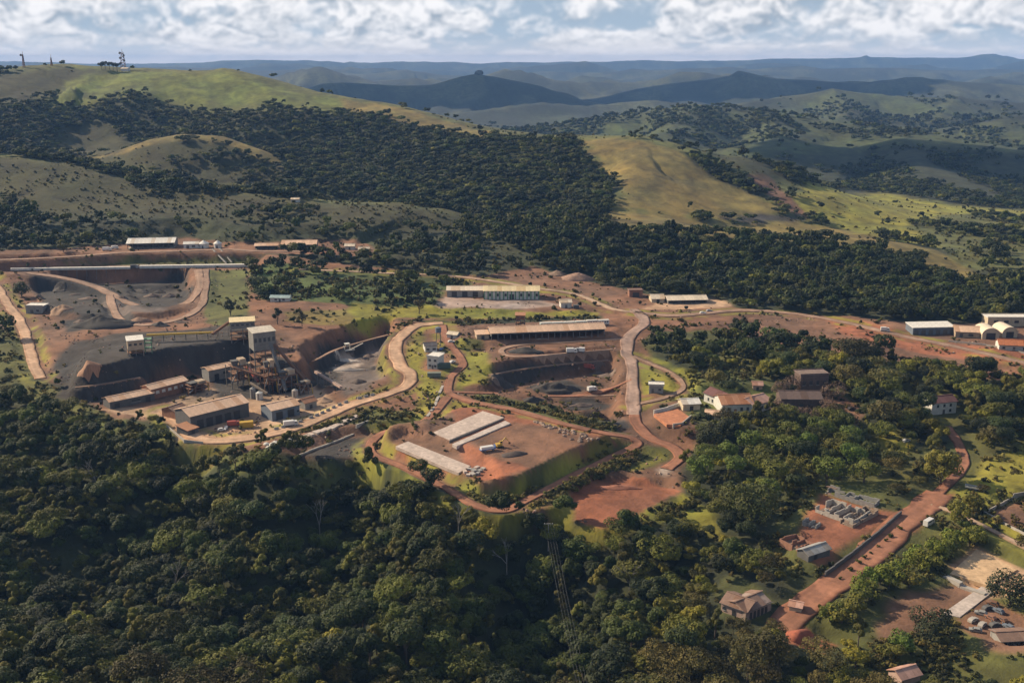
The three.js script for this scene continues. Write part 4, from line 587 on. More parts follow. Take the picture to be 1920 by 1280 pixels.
// ---------- stockpiles ----------
mound('ore_stockpile', 'long dark ore stockpile on the lower bench of the pit', [-284.7,711.5], 24, 10, 8, mat(.045, .04, .038), 3, .1);
mound('ore_stockpile', 'tan soil heap beside the flat-roofed hut', [-332.6,752.6], 9, 6, 4, mat(.36, .22, .14), 5);
mound('ore_stockpile', 'orange soil heap on the edge of the dark embankment', [-248.9,592.6], 9, 5, 3, mat(.38, .2, .12), 7);
mound('ore_stockpile', 'brown soil heap at the end of the pit track', [-264.6,728.5], 8, 5, 4, mat(.30, .18, .12), 11);
mound('ore_stockpile', 'dark heap on the terrace below the long shed', [8.4,637.9], 12, 5, 3.4, mat(.05, .045, .042), 13);
mound('ore_stockpile', 'broad dark heap on the second terrace below the long shed', [26.7,597.5], 16, 6, 5, mat(.06, .05, .045), 17);
mound('ore_stockpile', 'low dark heap on the brown central pad', [1.3,472.1], 7, 3.5, 2, mat(.09, .065, .055), 19, .4);
mound('ore_stockpile', 'reddish ridge heap on the lower red pad', [49.8,456.9], 10, 3, 1.6, mat(.30, .12, .075), 23, -.1);
mound('ore_stockpile', 'brown quarry heap under the wooded slope', [54.6,844.2], 16, 9, 6, mat(.33, .2, .145), 29);
mound('ore_stockpile', 'smaller brown heap next to the quarry heap', [37.7,859], 8, 6, 4, mat(.3, .2, .14), 31);
mound('ore_stockpile', 'red earth heap beside the shaded clearing in the village', [102.8,332.5], 6, 4, 2.4, mat(.34, .10, .055), 37);

{ const r = rng(31), heaps = [[-374.6,849.9], [-355.4,835.1], [-338.6,819.8], [-295.2,862.2], [-281.9,845.7], [-296.4,845.7], [-311.2,863.2], [-308,812.2], [-307.3,725.9], [-245.6,711.5], [-234,722.3], [-9.5,598.4], [-4.8,602.1], [53.5,631.2], [59.5,624.1], [12.1,565.6], [40,576.9], [-96.4,677.6], [-89.4,650.5], [-95.2,619]]; heaps.forEach((c, k) => mound('spoil_heap', k < 11 ? 'dark spoil heap on the floor of the upper pit' : k < 17 ? 'low spoil heap on the terraces below the long shed' : 'low grey heap on the floor of the settling pit', c, 3 + r() * 5, 2 + r() * 2.5, 1.2 + r() * 2, [mat(.06, .05, .046), mat(.13, .095, .08), mat(.2, .14, .11)][k % 3], 200 + k, r() * .6 - .3, 'heap', k < 11 ? 'spoil heaps in the upper pit' : k < 17 ? 'spoil heaps on the terraces' : 'heaps in the settling pit')); }

// ---------- processing plant ----------
function plantTower(name, label, a, b, depth, h, clad, { wall = mat(.22, .21, .20), roof = mat(.62, .55, .46), floors = 3, down = 1.5, rise = .8 } = {}) { // steel frame below, clad house on top
  const [g, w] = frame(a, b); keep(a, b, depth);
  for (const x of [-1, 0, 1]) for (const z of [0, 1]) part(g, 'column', box(.6, h - clad + down, .6, x * (w / 2 - .3), (h - clad - down) / 2, -.3 - z * (depth - .6)), W.steel);
  for (let k = 1; k <= floors; k++) { const y = (h - clad) * k / (floors + 1); part(g, 'platform', box(w + .6, .35, depth + .4, 0, y, -depth / 2), W.rust); part(g, 'hopper', new THREE.CylinderGeometry(w * .2, w * .08, (h - clad) / (floors + 1) * .8, 8).translate((k % 2 ? -1 : 1) * w * .2, y - (h - clad) / (floors + 1) * .45, -depth * .5), W.darkGrey); part(g, 'handrail', box(w + .6, .1, .1, 0, y + 1.2, .2), PAINT.yellow); }
  for (const s of [-1, 1]) part(g, 'brace', limb([-s * w / 2, 0, -.1], [s * w / 2, h - clad, -.1], .16, .16, 5), W.steel);
  part(g, 'cladding', box(w, clad, depth, 0, h - clad / 2, -depth / 2), wall);
  const n = Math.max(2, Math.round(w / 3)); for (let k = 0; k < n; k++) part(g, 'window', box(w / n * .55, clad * .22, .12, -w / 2 + w * (k + .5) / n, h - clad * .42, .05), W.glass);
  const an = Math.atan2(rise, depth); part(g, 'roof', box(w + 1, .35, depth + 1.2, 0, h + rise / 2 + .2, -depth / 2, 0, an), roof);
  return add(g, name, label, 'tower');
}
plantTower('plant_tower', 'tallest plant tower with grey cladding and white roof', [-155.4,609.7], [-143.5,616.3], 11, 29, 11, { floors: 3 });
plantTower('loading_tower', 'loading tower with long pale roof behind the tallest plant tower', [-179.7,649.2], [-164.9,653.2], 9, 15, 4.5, { roof: RF.yellow, floors: 2 });
plantTower('control_tower', 'small clad tower on the brink of the dark embankment', [-232.9,613.8], [-224.5,617.4], 8, 9.5, 6, { wall: W.tan, roof: RF.white, floors: 1 });
{ const [g, w] = frame([-225.4,621.1], [-221.2,622.3]); for (const x of [-1, 1]) for (const z of [0, 4]) part(g, 'column', box(.35, 9, .35, x * w * .45, 4, -z), W.green); for (const y of [3, 6, 8.6]) part(g, 'platform', box(w, .25, 4.6, 0, y, -2), W.green); add(g, 'stair_tower', 'open green steel stair tower beside the small clad tower', 'stair tower'); }
conveyor('yellow conveyor gallery running behind the small clad tower', [...[-233.5,649.2], 4], [...[-192.4,654.5], 4.5], PAINT.yellow, { width: 1.6, tall: 1.1, legs: 6 });
conveyor('rusty conveyor climbing to the loading tower', [...[-192.3,651.8], 4], [...[-181.4,665.5], 11], W.rust, { width: 1.8, tall: 1.3, legs: 2 });
conveyor('red inclined conveyor in front of the dark embankment', [...[-167.6,627.6], 11], [...[-152.6,603.2], 4], PAINT.red, { width: 1.5, tall: 1, legs: 2 });
conveyor('pink-grey conveyor sloping down to the settling pit edge', [...[-120.3,616.3], 7], [...[-100.3,588.5], 1.5], W.pinkWall, { width: 1.8, tall: 1.2, legs: 4 });
conveyor('rusty conveyor from the tallest tower to the yard', [...[-144.5,616.3], 12], [...[-123.1,603.2], 3], W.rust, { width: 1.8, tall: 1.2, legs: 4 });
conveyor('short pale conveyor beside the crusher station', [...[-155.0,594.7], 6], [...[-144.1,588.5], 1.5], W.tan, { width: 1.5, tall: 1, legs: 2 });
function crusher(label, a, b, depth, h, seed, m = W.steel) { const [g, w] = frame(a, b), r = rng(seed); keep(a, b, depth); for (const x of [-1, -.33, .33, 1]) for (const z of [0, 1]) part(g, 'column', box(.45, h + 1, .45, x * w * .47, h / 2 - .5, -z * depth), m); for (const y of [.35, .68, 1]) part(g, 'platform', box(w * (.7 + r() * .3), .3, depth, (r() - .5) * w * .2, h * y, -depth / 2), W.rust); part(g, 'hopper', new THREE.CylinderGeometry(w * .26, w * .09, h * .45, 4).rotateY(.78).translate(-w * .15, h + .5, -depth * .4), W.darkGrey); part(g, 'crusher_drum', new THREE.CylinderGeometry(1.6, 1.6, w * .5, 14).rotateZ(Math.PI / 2).translate(w * .1, h * .5, -depth * .5), W.rust); part(g, 'motor_house', box(w * .34, h * .3, depth * .6, w * .26, h + h * .15, -depth / 2), W.tan); part(g, 'duct', limb([w * .3, h * 1.25, -depth * .3], [-w * .45, h * .3, .4], .35, .35, 8), W.grey); part(g, 'ladder', box(.5, h, .12, w * .45, h / 2, .3, 0, -.2), PAINT.yellow); return add(g, 'crusher_station', label, 'machinery'); }
crusher('crusher station with red hopper frames before the dark embankment', [-168.1,601.0], [-158.7,607.5], 9, 13, 5);
crusher('dark crusher station between the tallest tower and the blue shed', [-137.7,590.6], [-127.4,598.9], 10, 10, 9);
crusher('low rusty crusher station behind the tan-roofed hall', [-190.5,588.5], [-180.9,598.9], 8, 5, 15, W.rust);
crusher('tall rusty screening frame at the foot of the tallest tower', [-146.3,592.6], [-139.7,596.8], 7, 15, 21, W.rust);
crusher('low dark feeder frame behind the blue workshop', [-124.7,588.5], [-118.1,593.7], 6, 6, 27);
crusher('narrow steel frame beside the loading tower', [-165.6,618.6], [-159.0,621.1], 6, 8, 33);
conveyor('thin rusty conveyor crossing above the crusher yard', [...[-166.7,603.2], 13], [...[-138.8,592.6], 8], W.rust, { width: 1.3, tall: .9, legs: 3 });
conveyor('steep dark conveyor against the tallest tower', [...[-132.9,588.5], 3], [...[-145.7,609.7], 20], W.steel, { width: 1.5, tall: 1, legs: 2 });
mound('ore_stockpile', 'dark ore cone beside the feeder frame', [-124.6,609.7], 7, 6, 5, mat(.05, .045, .042), 51); mound('ore_stockpile', 'rust-coloured heap behind the narrow tan-roofed shed', [-187.5,634.6], 7, 4, 3, mat(.2, .12, .09), 53); mound('ore_stockpile', 'tan gravel heap in front of the orange-roofed hut', [-109.2,578.5], 6, 4, 3, mat(.42, .27, .18), 57);
house('plant_shed', 'long low tan-roofed shed at the forest edge of the plant', [-226.8,563.0], [-207.3,580.4], { depth: 10, eave: 4.5, rise: 1.6, wall: W.darkGrey, roof: RF.tan, open: [['door', -9, 3, 0, 3, W.dark], ['window', 2, 5, 1.6, 1.4], ['door', 9, 3, 0, 3, W.dark]] });
house('plant_shed', 'tan-roofed shed stepped above the long low shed', [-209.1,580.4], [-193.6,598.9], { depth: 10, eave: 6.5, rise: 1.6, wall: W.brick, roof: RF.tan, open: [0, 1, 2, 3, 4].map(k => ['window', -8 + k * 4, 2.2, 3.2, 1.6, W.white]) });
house('plant_shed', 'narrow tan-roofed shed under the dark embankment', [-185.7,616.3], [-173.9,627.6], { depth: 9, eave: 7, rise: 1.2, wall: W.grey, roof: RF.tan, open: [['door', -3, 3, 0, 4, W.dark], ['window', 3, 3, 3, 1.6]] });
house('plant_hall', 'large tan-roofed hall with dark front and open bays', [-170.6,527.4], [-145.6,551.9], { depth: 17, eave: 8, rise: 2.6, wall: W.darkGrey, roof: RF.tan, open: [-12, -6.5, -1, 4.5, 10].map(x => ['bay_door', x, 3.8, 0, 5, W.dark]) });
house('annex', 'dark brown annex at the end of the large hall', [-183.9,544.7], [-179.0,551.9], { depth: 12, eave: 4.5, rise: 2, wall: W.brick, roof: RF.brown, open: [['door', 0, 2.4, 0, 2.8, W.dark]] });
house('lean_to', 'narrow orange-roofed lean-to in front of the brown annex', [-169.8,519.2], [-165.9,524.9], { depth: 9, eave: 3, rise: 1.2, type: 'mono', wall: W.darkGrey, roof: RF.orange, open: [['door', 0, 2, 0, 2.4, W.dark]] });
house('workshop', 'blue-fronted workshop with tan roof beside the haul road', [-130.9,542.9], [-117.9,553.7], { depth: 13, eave: 6, rise: 2, wall: W.blue, roof: RF.tan, open: [['bay_door', -4, 4, 0, 4.4, W.dark], ['bay_door', 3, 4, 0, 4.4, W.dark], ['window', 7.4, 1.4, 1.8, 1.2]] });
house('hut', 'orange-roofed hut at the corner of the plant yard', [-116.5,562.0], [-111.0,567.7], { depth: 7, eave: 4, rise: 1.6, wall: W.grey, roof: RF.orange, open: [['door', 0, 1.8, 0, 2.4, W.dark]] });
for (const [c, r, h, l, m] of [[[-147.1,582.4], 2, 4, 'white squat tank in front of the tallest tower', W.white], [[-127.1,586.5], 1.8, 4, 'pale squat tank beside the dark crusher station', W.concrete], [[-151.3,584.5], 1.6, 6, 'slim grey silo between the crusher station and the hall', W.grey]]) { const o = new THREE.Group(); part(o, 'shell', cyl(r, r, h + 1, 0, h / 2 - .5, 0, 18), m); part(o, 'lid', cyl(.25, r + .12, .9, 0, h + .42, 0, 18), m); part(o, 'ladder', box(.4, h, .1, 0, h / 2, r + .08), W.steel); add(at(o, c), 'tank', l, 'tank'); KEEP_OUT.push([...c, r + 1]); }
container('container', 'yellow container with dark open side by the large hall', [-142.8,534.2], .3, PAINT.yellow, [7, 3, 3]);
truck('red truck parked in front of the large hall', [-149.7,534.2], .3, PAINT.red, PAINT.red, 7);
carBody('white car parked in front of the large hall', [-154.4,527.4], .3, PAINT.white); carBody('pale car parked beside the red truck', [-152.8,530.8], 1.7, PAINT.grey);
truck('white lorry parked at the roadside below the blue workshop', [-119.0,534.2], .35, PAINT.white, PAINT.white, 8);
wallLine('retaining_wall', 'low concrete wall along the yard front of the plant', [[-185.8,534.2], [-169.4,511.2], [-158.8,508.0]], 1.2, W.concrete);

// ---------- settling pit ----------
{ const g = new THREE.Group(); part(g, 'frame', [box(8, .5, 2.4, 0, 1.6, 0), box(.3, 3.6, .3, -3, 2.8, .9), box(.3, 3.6, .3, -3, 2.8, -.9), box(.3, 3.6, .3, 1, 2.8, .9), box(.3, 3.6, .3, 1, 2.8, -.9)], W.white).userData.kind = 'stuff'; part(g, 'hopper', new THREE.CylinderGeometry(2.4, .9, 2.2, 4).rotateY(.785).translate(-1, 5.2, 0), W.white); part(g, 'belt', box(9, .4, 1.1, 6, 3.4, 0, 0, 0, .35), W.concrete); for (const x of [-2.6, 2]) part(g, 'track', box(2.8, 1, .7, x, .6, 1), W.darkGrey); add(at(g, [-109.4,678.0], .5), 'screening_machine', 'white screening machine on the sand spit of the settling pit', 'machinery'); }
mound('sand_heap', 'pale sand spit in the dark settling pit', [-109.9,667.6], 10, 3, 1.6, mat(.5, .43, .38), 41, -.2, 'heap'); mound('sand_heap', 'grey sand ridge on the floor of the settling pit', [-104.1,645.1], 11, 3.4, 1.5, mat(.36, .31, .28), 43, .15, 'heap');
for (let k = 0; k < 15; k++) { const p = haulRoad[Math.round(haulRoad.length * (.55 + k * .0135))], q = haulRoad[Math.round(haulRoad.length * (.55 + k * .0135)) + 1], L = Math.hypot(q[0] - p[0], q[1] - p[1]), nx = -(q[1] - p[1]) / L, nd = (q[0] - p[0]) / L, x = p[0] - nx * 4.4, d = p[1] - nd * 4.4; const s = new THREE.Shape(); s.moveTo(-.5, 0); s.lineTo(.5, 0); s.lineTo(.22, .5); s.lineTo(.18, 1.3); s.lineTo(-.18, 1.3); s.lineTo(-.22, .5); s.closePath(); const o = new THREE.Mesh(new THREE.ExtrudeGeometry(s, { depth: 2.6, bevelEnabled: false }).translate(0, .1, -1.3), W.concrete); shade(o); at(o, [x, d], Math.atan2(q[1] - p[1], q[0] - p[0]) + Math.PI / 2, .2); add(o, 'barrier_block', 'pale concrete barrier block on the outer edge of the haul road bend', 'barrier', 'barrier blocks along the haul road'); }

// ---------- offices on the knoll ----------
house('office_block', 'stacked white office block on the grassy knoll', [-51.6,614.2], [-45,611.7], { depth: 9, eave: 7.5, type: 'flat', wall: W.white, roof: RF.white, open: [['window', -1.8, 1.6, 1.2, 1.3], ['window', 1.8, 1.6, 1.2, 1.3], ['window', -1.8, 1.6, 4.6, 1.3], ['window', 1.8, 1.6, 4.6, 1.3], ['door', 0, 1.2, 0, 2.3]] });
house('office_block', 'dark-roofed office behind the stacked white block', [-55.3,644.8], [-48,646.7], { depth: 8, eave: 4, rise: 1.2, wall: W.white, roof: mat(.10, .09, .10), open: [['window', -2, 2, 1.2, 1.2], ['window', 2, 2, 1.2, 1.2]] });
{ const g = new THREE.Group(); for (const x of [-1, 1]) for (const z of [-1, 1]) part(g, 'leg', limb([x * 1.6, -.5, z * 1.6], [x * 1.1, 9, z * 1.1], .16, .14, 6), W.steel); part(g, 'tank', cyl(1.9, 1.9, 3.2, 0, 10.6, 0, 18), W.blue); part(g, 'lid', cyl(.2, 2, .7, 0, 12.5, 0, 18), W.blue); add(at(g, [-47.8,659.5]), 'water_tower', 'slim dark blue water tower beside the knoll offices', 'water tower'); }
container('container', 'dark green container beside the red track on the knoll', [-41.5,612.9], .1, mat(.09, .13, .11), [8, 2.8, 3]);
container('container', 'grey-green container at the tip of the grassy knoll', [-46.4,599.4], .05, mat(.2, .22, .18), [8, 2.4, 3]);
house('hut', 'white hut with pale roof at the top of the knoll track', [-43.2,675.4], [-36.7,672.8], { depth: 6, eave: 3, rise: 1.2, open: [['door', 0, 1.4, 0, 2.2]] });
carBody('white car parked beside the dark green container', [-36.8,623.1], .9, PAINT.white); carBody('white car parked by the knoll hut', [-39.9,665.7], .2, PAINT.white); carBody('blue car parked below the water tower', [-45.2,650.8], 1.2, PAINT.blue);
wallLine('drainage_channel', 'pale concrete channel climbing the knoll from the pit road', [[-45.6,536.2], [-42.6,550.8], [-41.4,571.6], [-40.3,584]], .5, W.concrete, { thick: 1.5, category: 'channel' });

// ---------- sheds round the terraces ----------
house('storage_hall', 'grey-fronted hall joined to the green-striped hall', [-49.5,781.1], [-22.3,781.3], { depth: 13, eave: 5, rise: 2, wall: W.grey, roof: RF.pale, open: [['bay_door', -8, 4, 0, 4, W.dark], ['bay_door', 0, 4, 0, 4, W.dark], ['bay_door', 8, 4, 0, 4, W.dark]] });
{ const h = house('striped_hall', 'white hall with green columns and pale yellow roof', [-21.3,772.8], [20.5,772.6], { depth: 15, eave: 6.5, rise: 2.4, wall: W.white, roof: RF.yellow }); for (let k = 0; k < 15; k++) part(h, 'column', box(.9, 6.6, .5, -20.5 + k * 2.93, 3.2, .15), W.green); part(h, 'door', box(3.4, 4, .2, .2, 2, .08), W.dark); for (const k of [-6, -4, -2, 2, 4, 6]) part(h, 'window', box(1.6, 2.2, .12, k * 2.93 + 1.46, 3.4, .06), W.glass); }
house('hut', 'white hut beside the back road junction', [35.6,743.8], [43.4,744.9], { depth: 7, eave: 4, rise: 1.6, open: [['door', 0, 1.6, 0, 2.3]] }); container('container', 'dark container next to the white hut at the junction', [46.4,742.6], .1, W.darkGrey, [4, 2.4, 2.4]);
openShed('long_shed', 'very long open shed with tan roof on the terrace edge', [-13.5,659], [61.3,671.4], { depth: 14, eave: 5.5, rise: 2.4, roof: RF.tan, bays: 18 });
house('shed', 'low tan shed at the west end of the very long shed', [-22.9,661.6], [-15,663.2], { depth: 8, eave: 3, type: 'mono', rise: .8, wall: W.tan, roof: RF.tan, open: [['door', 0, 2, 0, 2.3, W.dark]] });
for (let k = 0; k < 6; k++) { const a = [18.8,691.3], b = [66.8,701.4], t = (k + .5) / 6, o = new THREE.Group(), m = k > 3 ? PAINT.white : PAINT.teal; part(o, 'body', box(7.6, 2.7, 2.7, 0, 2.3, 0), m); part(o, 'roof', box(7.7, .25, 2.9, 0, 3.75, 0), W.white); part(o, 'underframe', box(7.8, .4, 2.2, 0, .8, 0), W.dark); for (const x of [-2.6, -1, 1, 2.6]) part(o, 'window', box(1, .9, 2.76, x, 2.6, 0), W.glass); wheelsOn(o, [-2.8, 2.8], [-.9, .9], .45); at(o, [mix(a[0], b[0], t), mix(a[1], b[1], t)], Math.atan2(b[1] - a[1], b[0] - a[0])); add(o, 'rail_wagon', k > 3 ? 'white wagon at the east end of the row behind the very long shed' : 'teal wagon in the row behind the very long shed', 'wagon', 'wagons behind the very long shed'); }
plantTower('watch_hut', 'orange-roofed hut on stilts behind the very long shed', [2.5,695.3], [8.7,695], 5, 8, 3, { wall: W.rust, roof: RF.orange, floors: 1 });
truck('white tanker truck on the terrace below the very long shed', [37.5,635.5], .05, PAINT.white, PAINT.white, 7); truck('second white truck standing beside the tanker truck', [42.9,636.9], 2.9, PAINT.white, PAINT.grey, 6);
truck('white truck on the second terrace', [47.4,593.6], .5, PAINT.white, PAINT.white, 6); truck('red truck below the dark bank of the terraces', [48.4,630.6], -.4, PAINT.red, PAINT.red, 7);
house('hut', 'brown hut with flat roof at the foot of the wooded slope', [89.8,785.7], [100.1,786.4], { depth: 7, eave: 5, type: 'flat', wall: W.brick, roof: RF.brown, open: [['door', 0, 5, 0, 3.6, W.dark]] });
house('shed', 'short cream-roofed shed beside the road junction', [105,770.5], [114.7,771.1], { depth: 11, eave: 2.8, rise: 2.2, wall: W.cream, roof: RF.pale, open: [['door', 0, 2.4, 0, 2.2, W.dark]] });
openShed('shed', 'long cream-roofed shed beside the road junction', [116.7,765.8], [146.3,768.4], { depth: 13, eave: 3, rise: 2, roof: RF.pale, bays: 7 });
carBody('white car on the yard behind the junction', [136.7,732.2], .1, PAINT.white); carBody('grey car on the yard behind the junction', [142.5,738.8], .2, PAINT.grey);

// ---------- central pad ----------
slab('concrete_slab', 'large pale concrete slab on the central pad', [[-39.9,501.9], [-30.9,491.1], [-4.2,525.0], [-15.7,535.6]], M.slab, -1);
slab('concrete_slab', 'narrow concrete strip beside the large slab', [[-29.3,485.0], [-27.0,482.1], [-0.8,515.7], [-3.6,519.9]], M.concrete, -1);
slab('concrete_slab', 'long concrete slab on the step below the central pad', [[-57.5,488.7], [-52.1,495.5], [-19.6,462.5], [-24.7,453.8]], M.slab, -3.5);
wallLine('kerb_wall', 'dark low wall along the edge of the large concrete slab', [[-30.8,488.8], [-4.5,522.5]], .8, W.darkGrey, { thick: .5 });
function excavator(label, c, turn) { const o = new THREE.Group(); for (const s of [-1, 1]) part(o, 'track', box(3.6, .8, .6, 0, .4, s * 1.1), PAINT.black); const b = part(o, 'cab_body', [box(2.9, 1.2, 2.4, -.3, 1.6, 0), box(1.2, 1.3, 1, .5, 2.8, .6)], PAINT.yellow); part(b, 'window', box(1.24, .7, 1.04, .52, 3, .6), W.glass); part(o, 'boom', limb([.8, 1.8, -.3], [3.6, 4.4, -.3], .28, .24, 6), PAINT.yellow); part(o, 'stick', limb([3.6, 4.4, -.3], [5.6, 1.9, -.3], .22, .16, 6), PAINT.yellow); part(o, 'bucket', new THREE.CylinderGeometry(.7, .7, 1.1, 8, 1, false, 0, 4).rotateX(Math.PI / 2).translate(5.5, 1.3, -.3), W.rust); return add(at(o, c, turn), 'excavator', label, 'excavator'); }
excavator('yellow excavator on the brown central pad', [-6.2,482.1], .5);
{ const o = new THREE.Group(); part(o, 'bed', box(8, .4, 2.5, 0, 1.1, 0), PAINT.blue); part(o, 'load', box(6.4, 1.2, 2.2, -.4, 1.9, 0), PAINT.white); part(o, 'headboard', box(.2, 1.6, 2.4, 3.8, 2, 0), PAINT.blue); wheelsOn(o, [-3, -1.8, 2.6], [-1, 1], .5); add(at(o, [-11.8,477.0], .42), 'flatbed_trailer', 'blue flatbed trailer with white load next to the yellow excavator', 'trailer'); }
{ const r = rng(5); for (let k = 0; k < 9; k++) { const px = [[-21.8,455.1], [-19.9,457.8], [-17.8,456.5], [-16.5,460.4], [-18.2,452.5], [-14.9,456.5], [-20.1,451.2], [-13.5,459.1], [-15.7,452.5]][k]; const o = new THREE.Mesh(box(1.4 + r() * 2, .8 + r() * .8, 1.2 + r() * 1.2), [M.slab, W.concrete, W.grey][k % 3]); shade(o); at(o, px, r() * 3, .4); add(o, 'concrete_block', 'loose concrete block at the corner of the long slab', 'block', 'concrete blocks at the corner of the long slab'); }
  for (let k = 0; k < 46; k++) { const t = r(), u = r(), a = [11.1,519.9], b = [43.9,494.1], c = [34.0,484.3]; const x = a[0] + (b[0] - a[0]) * t + (c[0] - b[0]) * u * t, d = a[1] + (b[1] - a[1]) * t + (c[1] - b[1]) * u * t; const g = new THREE.DodecahedronGeometry(.5 + r() * .9, 0); g.scale(1.3, .8, 1); const o = new THREE.Mesh(g, [mat(.34, .24, .19), mat(.22, .15, .12), mat(.30, .21, .16)][k % 3]); shade(o); at(o, [x, d], r() * 6, .1); add(o, 'boulder', 'boulder strewn over the east half of the central pad', 'boulder', 'boulders on the central pad'); }
  // rows of white slabs beside the plant yard
  const rows = [[[-100.3,517.3], [-83.3,547.9], 9, 'beside the olive verge'], [[-112.2,504.7], [-99.7,520.6], 7, 'in the middle row of the laydown strip']];
  for (const [a, b, n, l] of rows) for (let k = 0; k < n; k++) { const t = (k + .5) / n, L = Math.hypot(b[0] - a[0], b[1] - a[1]) / n, o = new THREE.Mesh(box(L * (.8 + r() * .18), .7 + r() * .7, 3 + r() * 1.6), k % 3 === 2 ? M.concrete : M.slab); shade(o); at(o, [mix(a[0], b[0], t) + (r() - .5), mix(a[1], b[1], t) + (r() - .5)], Math.atan2(b[1] - a[1], b[0] - a[0]) + (r() - .5) * .12, .5); add(o, 'precast_slab', `whitish precast slab ${l}`, 'slab', `precast slabs ${l}`); }
  for (let k = 0; k < 16; k++) { const c = [[-124.1,499.4], [-113.5,507.1], [-122.6,490.5]], u = r(), v = r() * .8, x = c[0][0] + (c[1][0] - c[0][0]) * u + (c[2][0] - c[0][0]) * v, d = c[0][1] + (c[1][1] - c[0][1]) * u + (c[2][1] - c[0][1]) * v; const g = new THREE.SphereGeometry(1 + r() * .5, 10, 7); g.scale(1.2, .75, 1); const o = new THREE.Mesh(g, W.white); shade(o); at(o, [x, d], r() * 6, .5); add(o, 'bulk_bag', 'white bulk bag heaped at the forest end of the laydown strip', 'bag', 'bulk bags at the laydown strip'); }
}
wallLine('kerb_wall', 'long pale kerb along the laydown strip', [[-107.6,492.5], [-98.0,504.5], [-77.1,531.9]], .9, W.concrete, { thick: .8 });

// ---------- farmstead and station ----------
house('cottage', 'small white flat-roofed cottage on the grassy triangle', [78.1,570.9], [86.1,569.9], { depth: 6, eave: 4.2, type: 'flat', wall: W.grey, roof: RF.white, open: [['door', -2, 1.3, 0, 2.2], ['window', 2, 1.6, 1.2, 1.2]] });
slab('sports_court', 'orange clay court beside the pale walled sheds', [[75.8,532.1], [80.4,515.9], [87,513.3], [93.9,528.2], [89.6,541.1]], mat(.50, .20, .10), -1.5, 'court');
wallLine('court_wall', 'white wall along the back of the orange court', [[76.1,534.2], [84.2,539.4], [90.9,545.7]], 2.2, W.white, { thick: .5 });
wallLine('court_wall', 'low pale wall along the front of the orange court', [[83.4,514.2], [88.6,516.1], [95,528]], 1.2, W.concrete, { thick: .5 });
house('hall', 'white-roofed hall behind the orange court', [92.5,539.2], [102,540.8], { depth: 9, eave: 3.6, rise: 1.6, wall: W.cream, roof: RF.white, open: [['door', 0, 2, 0, 2.4, W.dark]] });
house('farmhouse', 'large white farmhouse with orange-red tiled roof', [112.3,533], [129.3,534.9], { depth: 15, eave: 5.4, rise: 3, roof: RF.orange, open: [-8, -4.6, -1.2, 2.2, 5.6, 8.6].map((x, k) => [k === 2 ? 'door' : 'window', x, 1.4, k === 2 ? 0 : 1.6, k === 2 ? 2.6 : 1.8, k === 2 ? W.brick : W.glass]) });
house('farmhouse_wing', 'pink-roofed wing joined to the large farmhouse', [128.9,533], [140.7,542], { depth: 12, eave: 5, rise: 2.4, roof: RF.pink, open: [[-4], [0], [4]].map(([x]) => ['window', x, 1.4, 1.6, 1.8]) });
house('farmhouse_wing', 'dark red-roofed wing with white wall facing the court', [106.6,555.4], [113.6,542.7], { depth: 9, eave: 5, rise: 2.4, roof: RF.darkRed, open: [[-3.4], [0], [3.4]].map(([x]) => ['window', x, 1.2, 1.4, 1.6]) });
house('outbuilding', 'low tan outbuilding in front of the farmhouse', [101.8,524.8], [109.2,522.6], { depth: 6, eave: 3, rise: 1.4, wall: W.cream, roof: RF.tan, open: [['door', 0, 1.6, 0, 2.2]] });
house('outbuilding', 'pink ruined outbuilding behind the farmhouse', [137.4,571.8], [142.7,571.3], { depth: 5, eave: 3.4, rise: 1.4, wall: W.pinkWall, roof: RF.pink, open: [['door', 0, 1.4, 0, 2.2, W.dark]] });
house('station_shed', 'white-roofed shed with dark blue front beside the road', [267,677.2], [295.7,679.8], { depth: 11, eave: 5, type: 'mono', rise: 1, wall: W.blue, roof: RF.white, open: [-12, -7, -2, 3, 8, 13].map(x => ['bay_door', x, 3, 0, 3.4, W.darkGrey]) });
house('station_building', 'brown tile-roofed building next to the white-roofed shed', [293.2,671.9], [308.2,669], { depth: 12, eave: 4, rise: 2.6, wall: W.tan, roof: RF.tan, open: [['door', -4, 2, 0, 2.6], ['window', 2, 3, 1.2, 1.4]] });
house('arched_hall', 'cream arched hall with dark doorway nearest the white-roofed shed', [308.4,666.2], [319.5,665.9], { depth: 14, eave: 3, rise: 4, type: 'barrel', wall: W.cream, roof: RF.pale, open: [['doorway', 0, 6, 0, 4, W.dark]] });
house('arched_hall', 'cream arched hall with dark doorway beside the red-roofed house', [323.1,669.5], [333.2,669.9], { depth: 14, eave: 3, rise: 4, type: 'barrel', wall: W.cream, roof: RF.pale, open: [['doorway', 0, 5, 0, 4, W.dark]] });
house('warehouse', 'long flat white-roofed warehouse behind the arched halls', [326.9,700.4], [366.1,699.7], { depth: 10, eave: 6, type: 'flat', wall: W.cream, roof: RF.white, open: [-14, -7, 0, 7, 14].map(x => ['window', x, 3, 2.4, 1.8]) });
house('house', 'red-roofed house in front of the arched halls', [308,640.5], [325.2,636.9], { depth: 10, eave: 3.6, rise: 2.4, wall: W.white, roof: mat(.50, .17, .07), open: [['window', -6, 1.6, 1, 1.3], ['door', 0, 1.4, 0, 2.3], ['window', 6, 1.6, 1, 1.3]] });
house('house', 'white two-storey house with dark red roof among the trees', [225.9,536.5], [240.8,540.7], { depth: 9, eave: 6.6, rise: 2.2, wall: W.white, roof: RF.darkRed, open: [['window', -4, 1.3, 3.9, 1.5], ['window', 0, 1.3, 3.9, 1.5], ['window', 4, 1.3, 3.9, 1.5], ['door', 0, 1.4, 0, 2.4], ['window', 4, 1.3, .9, 1.5]] });
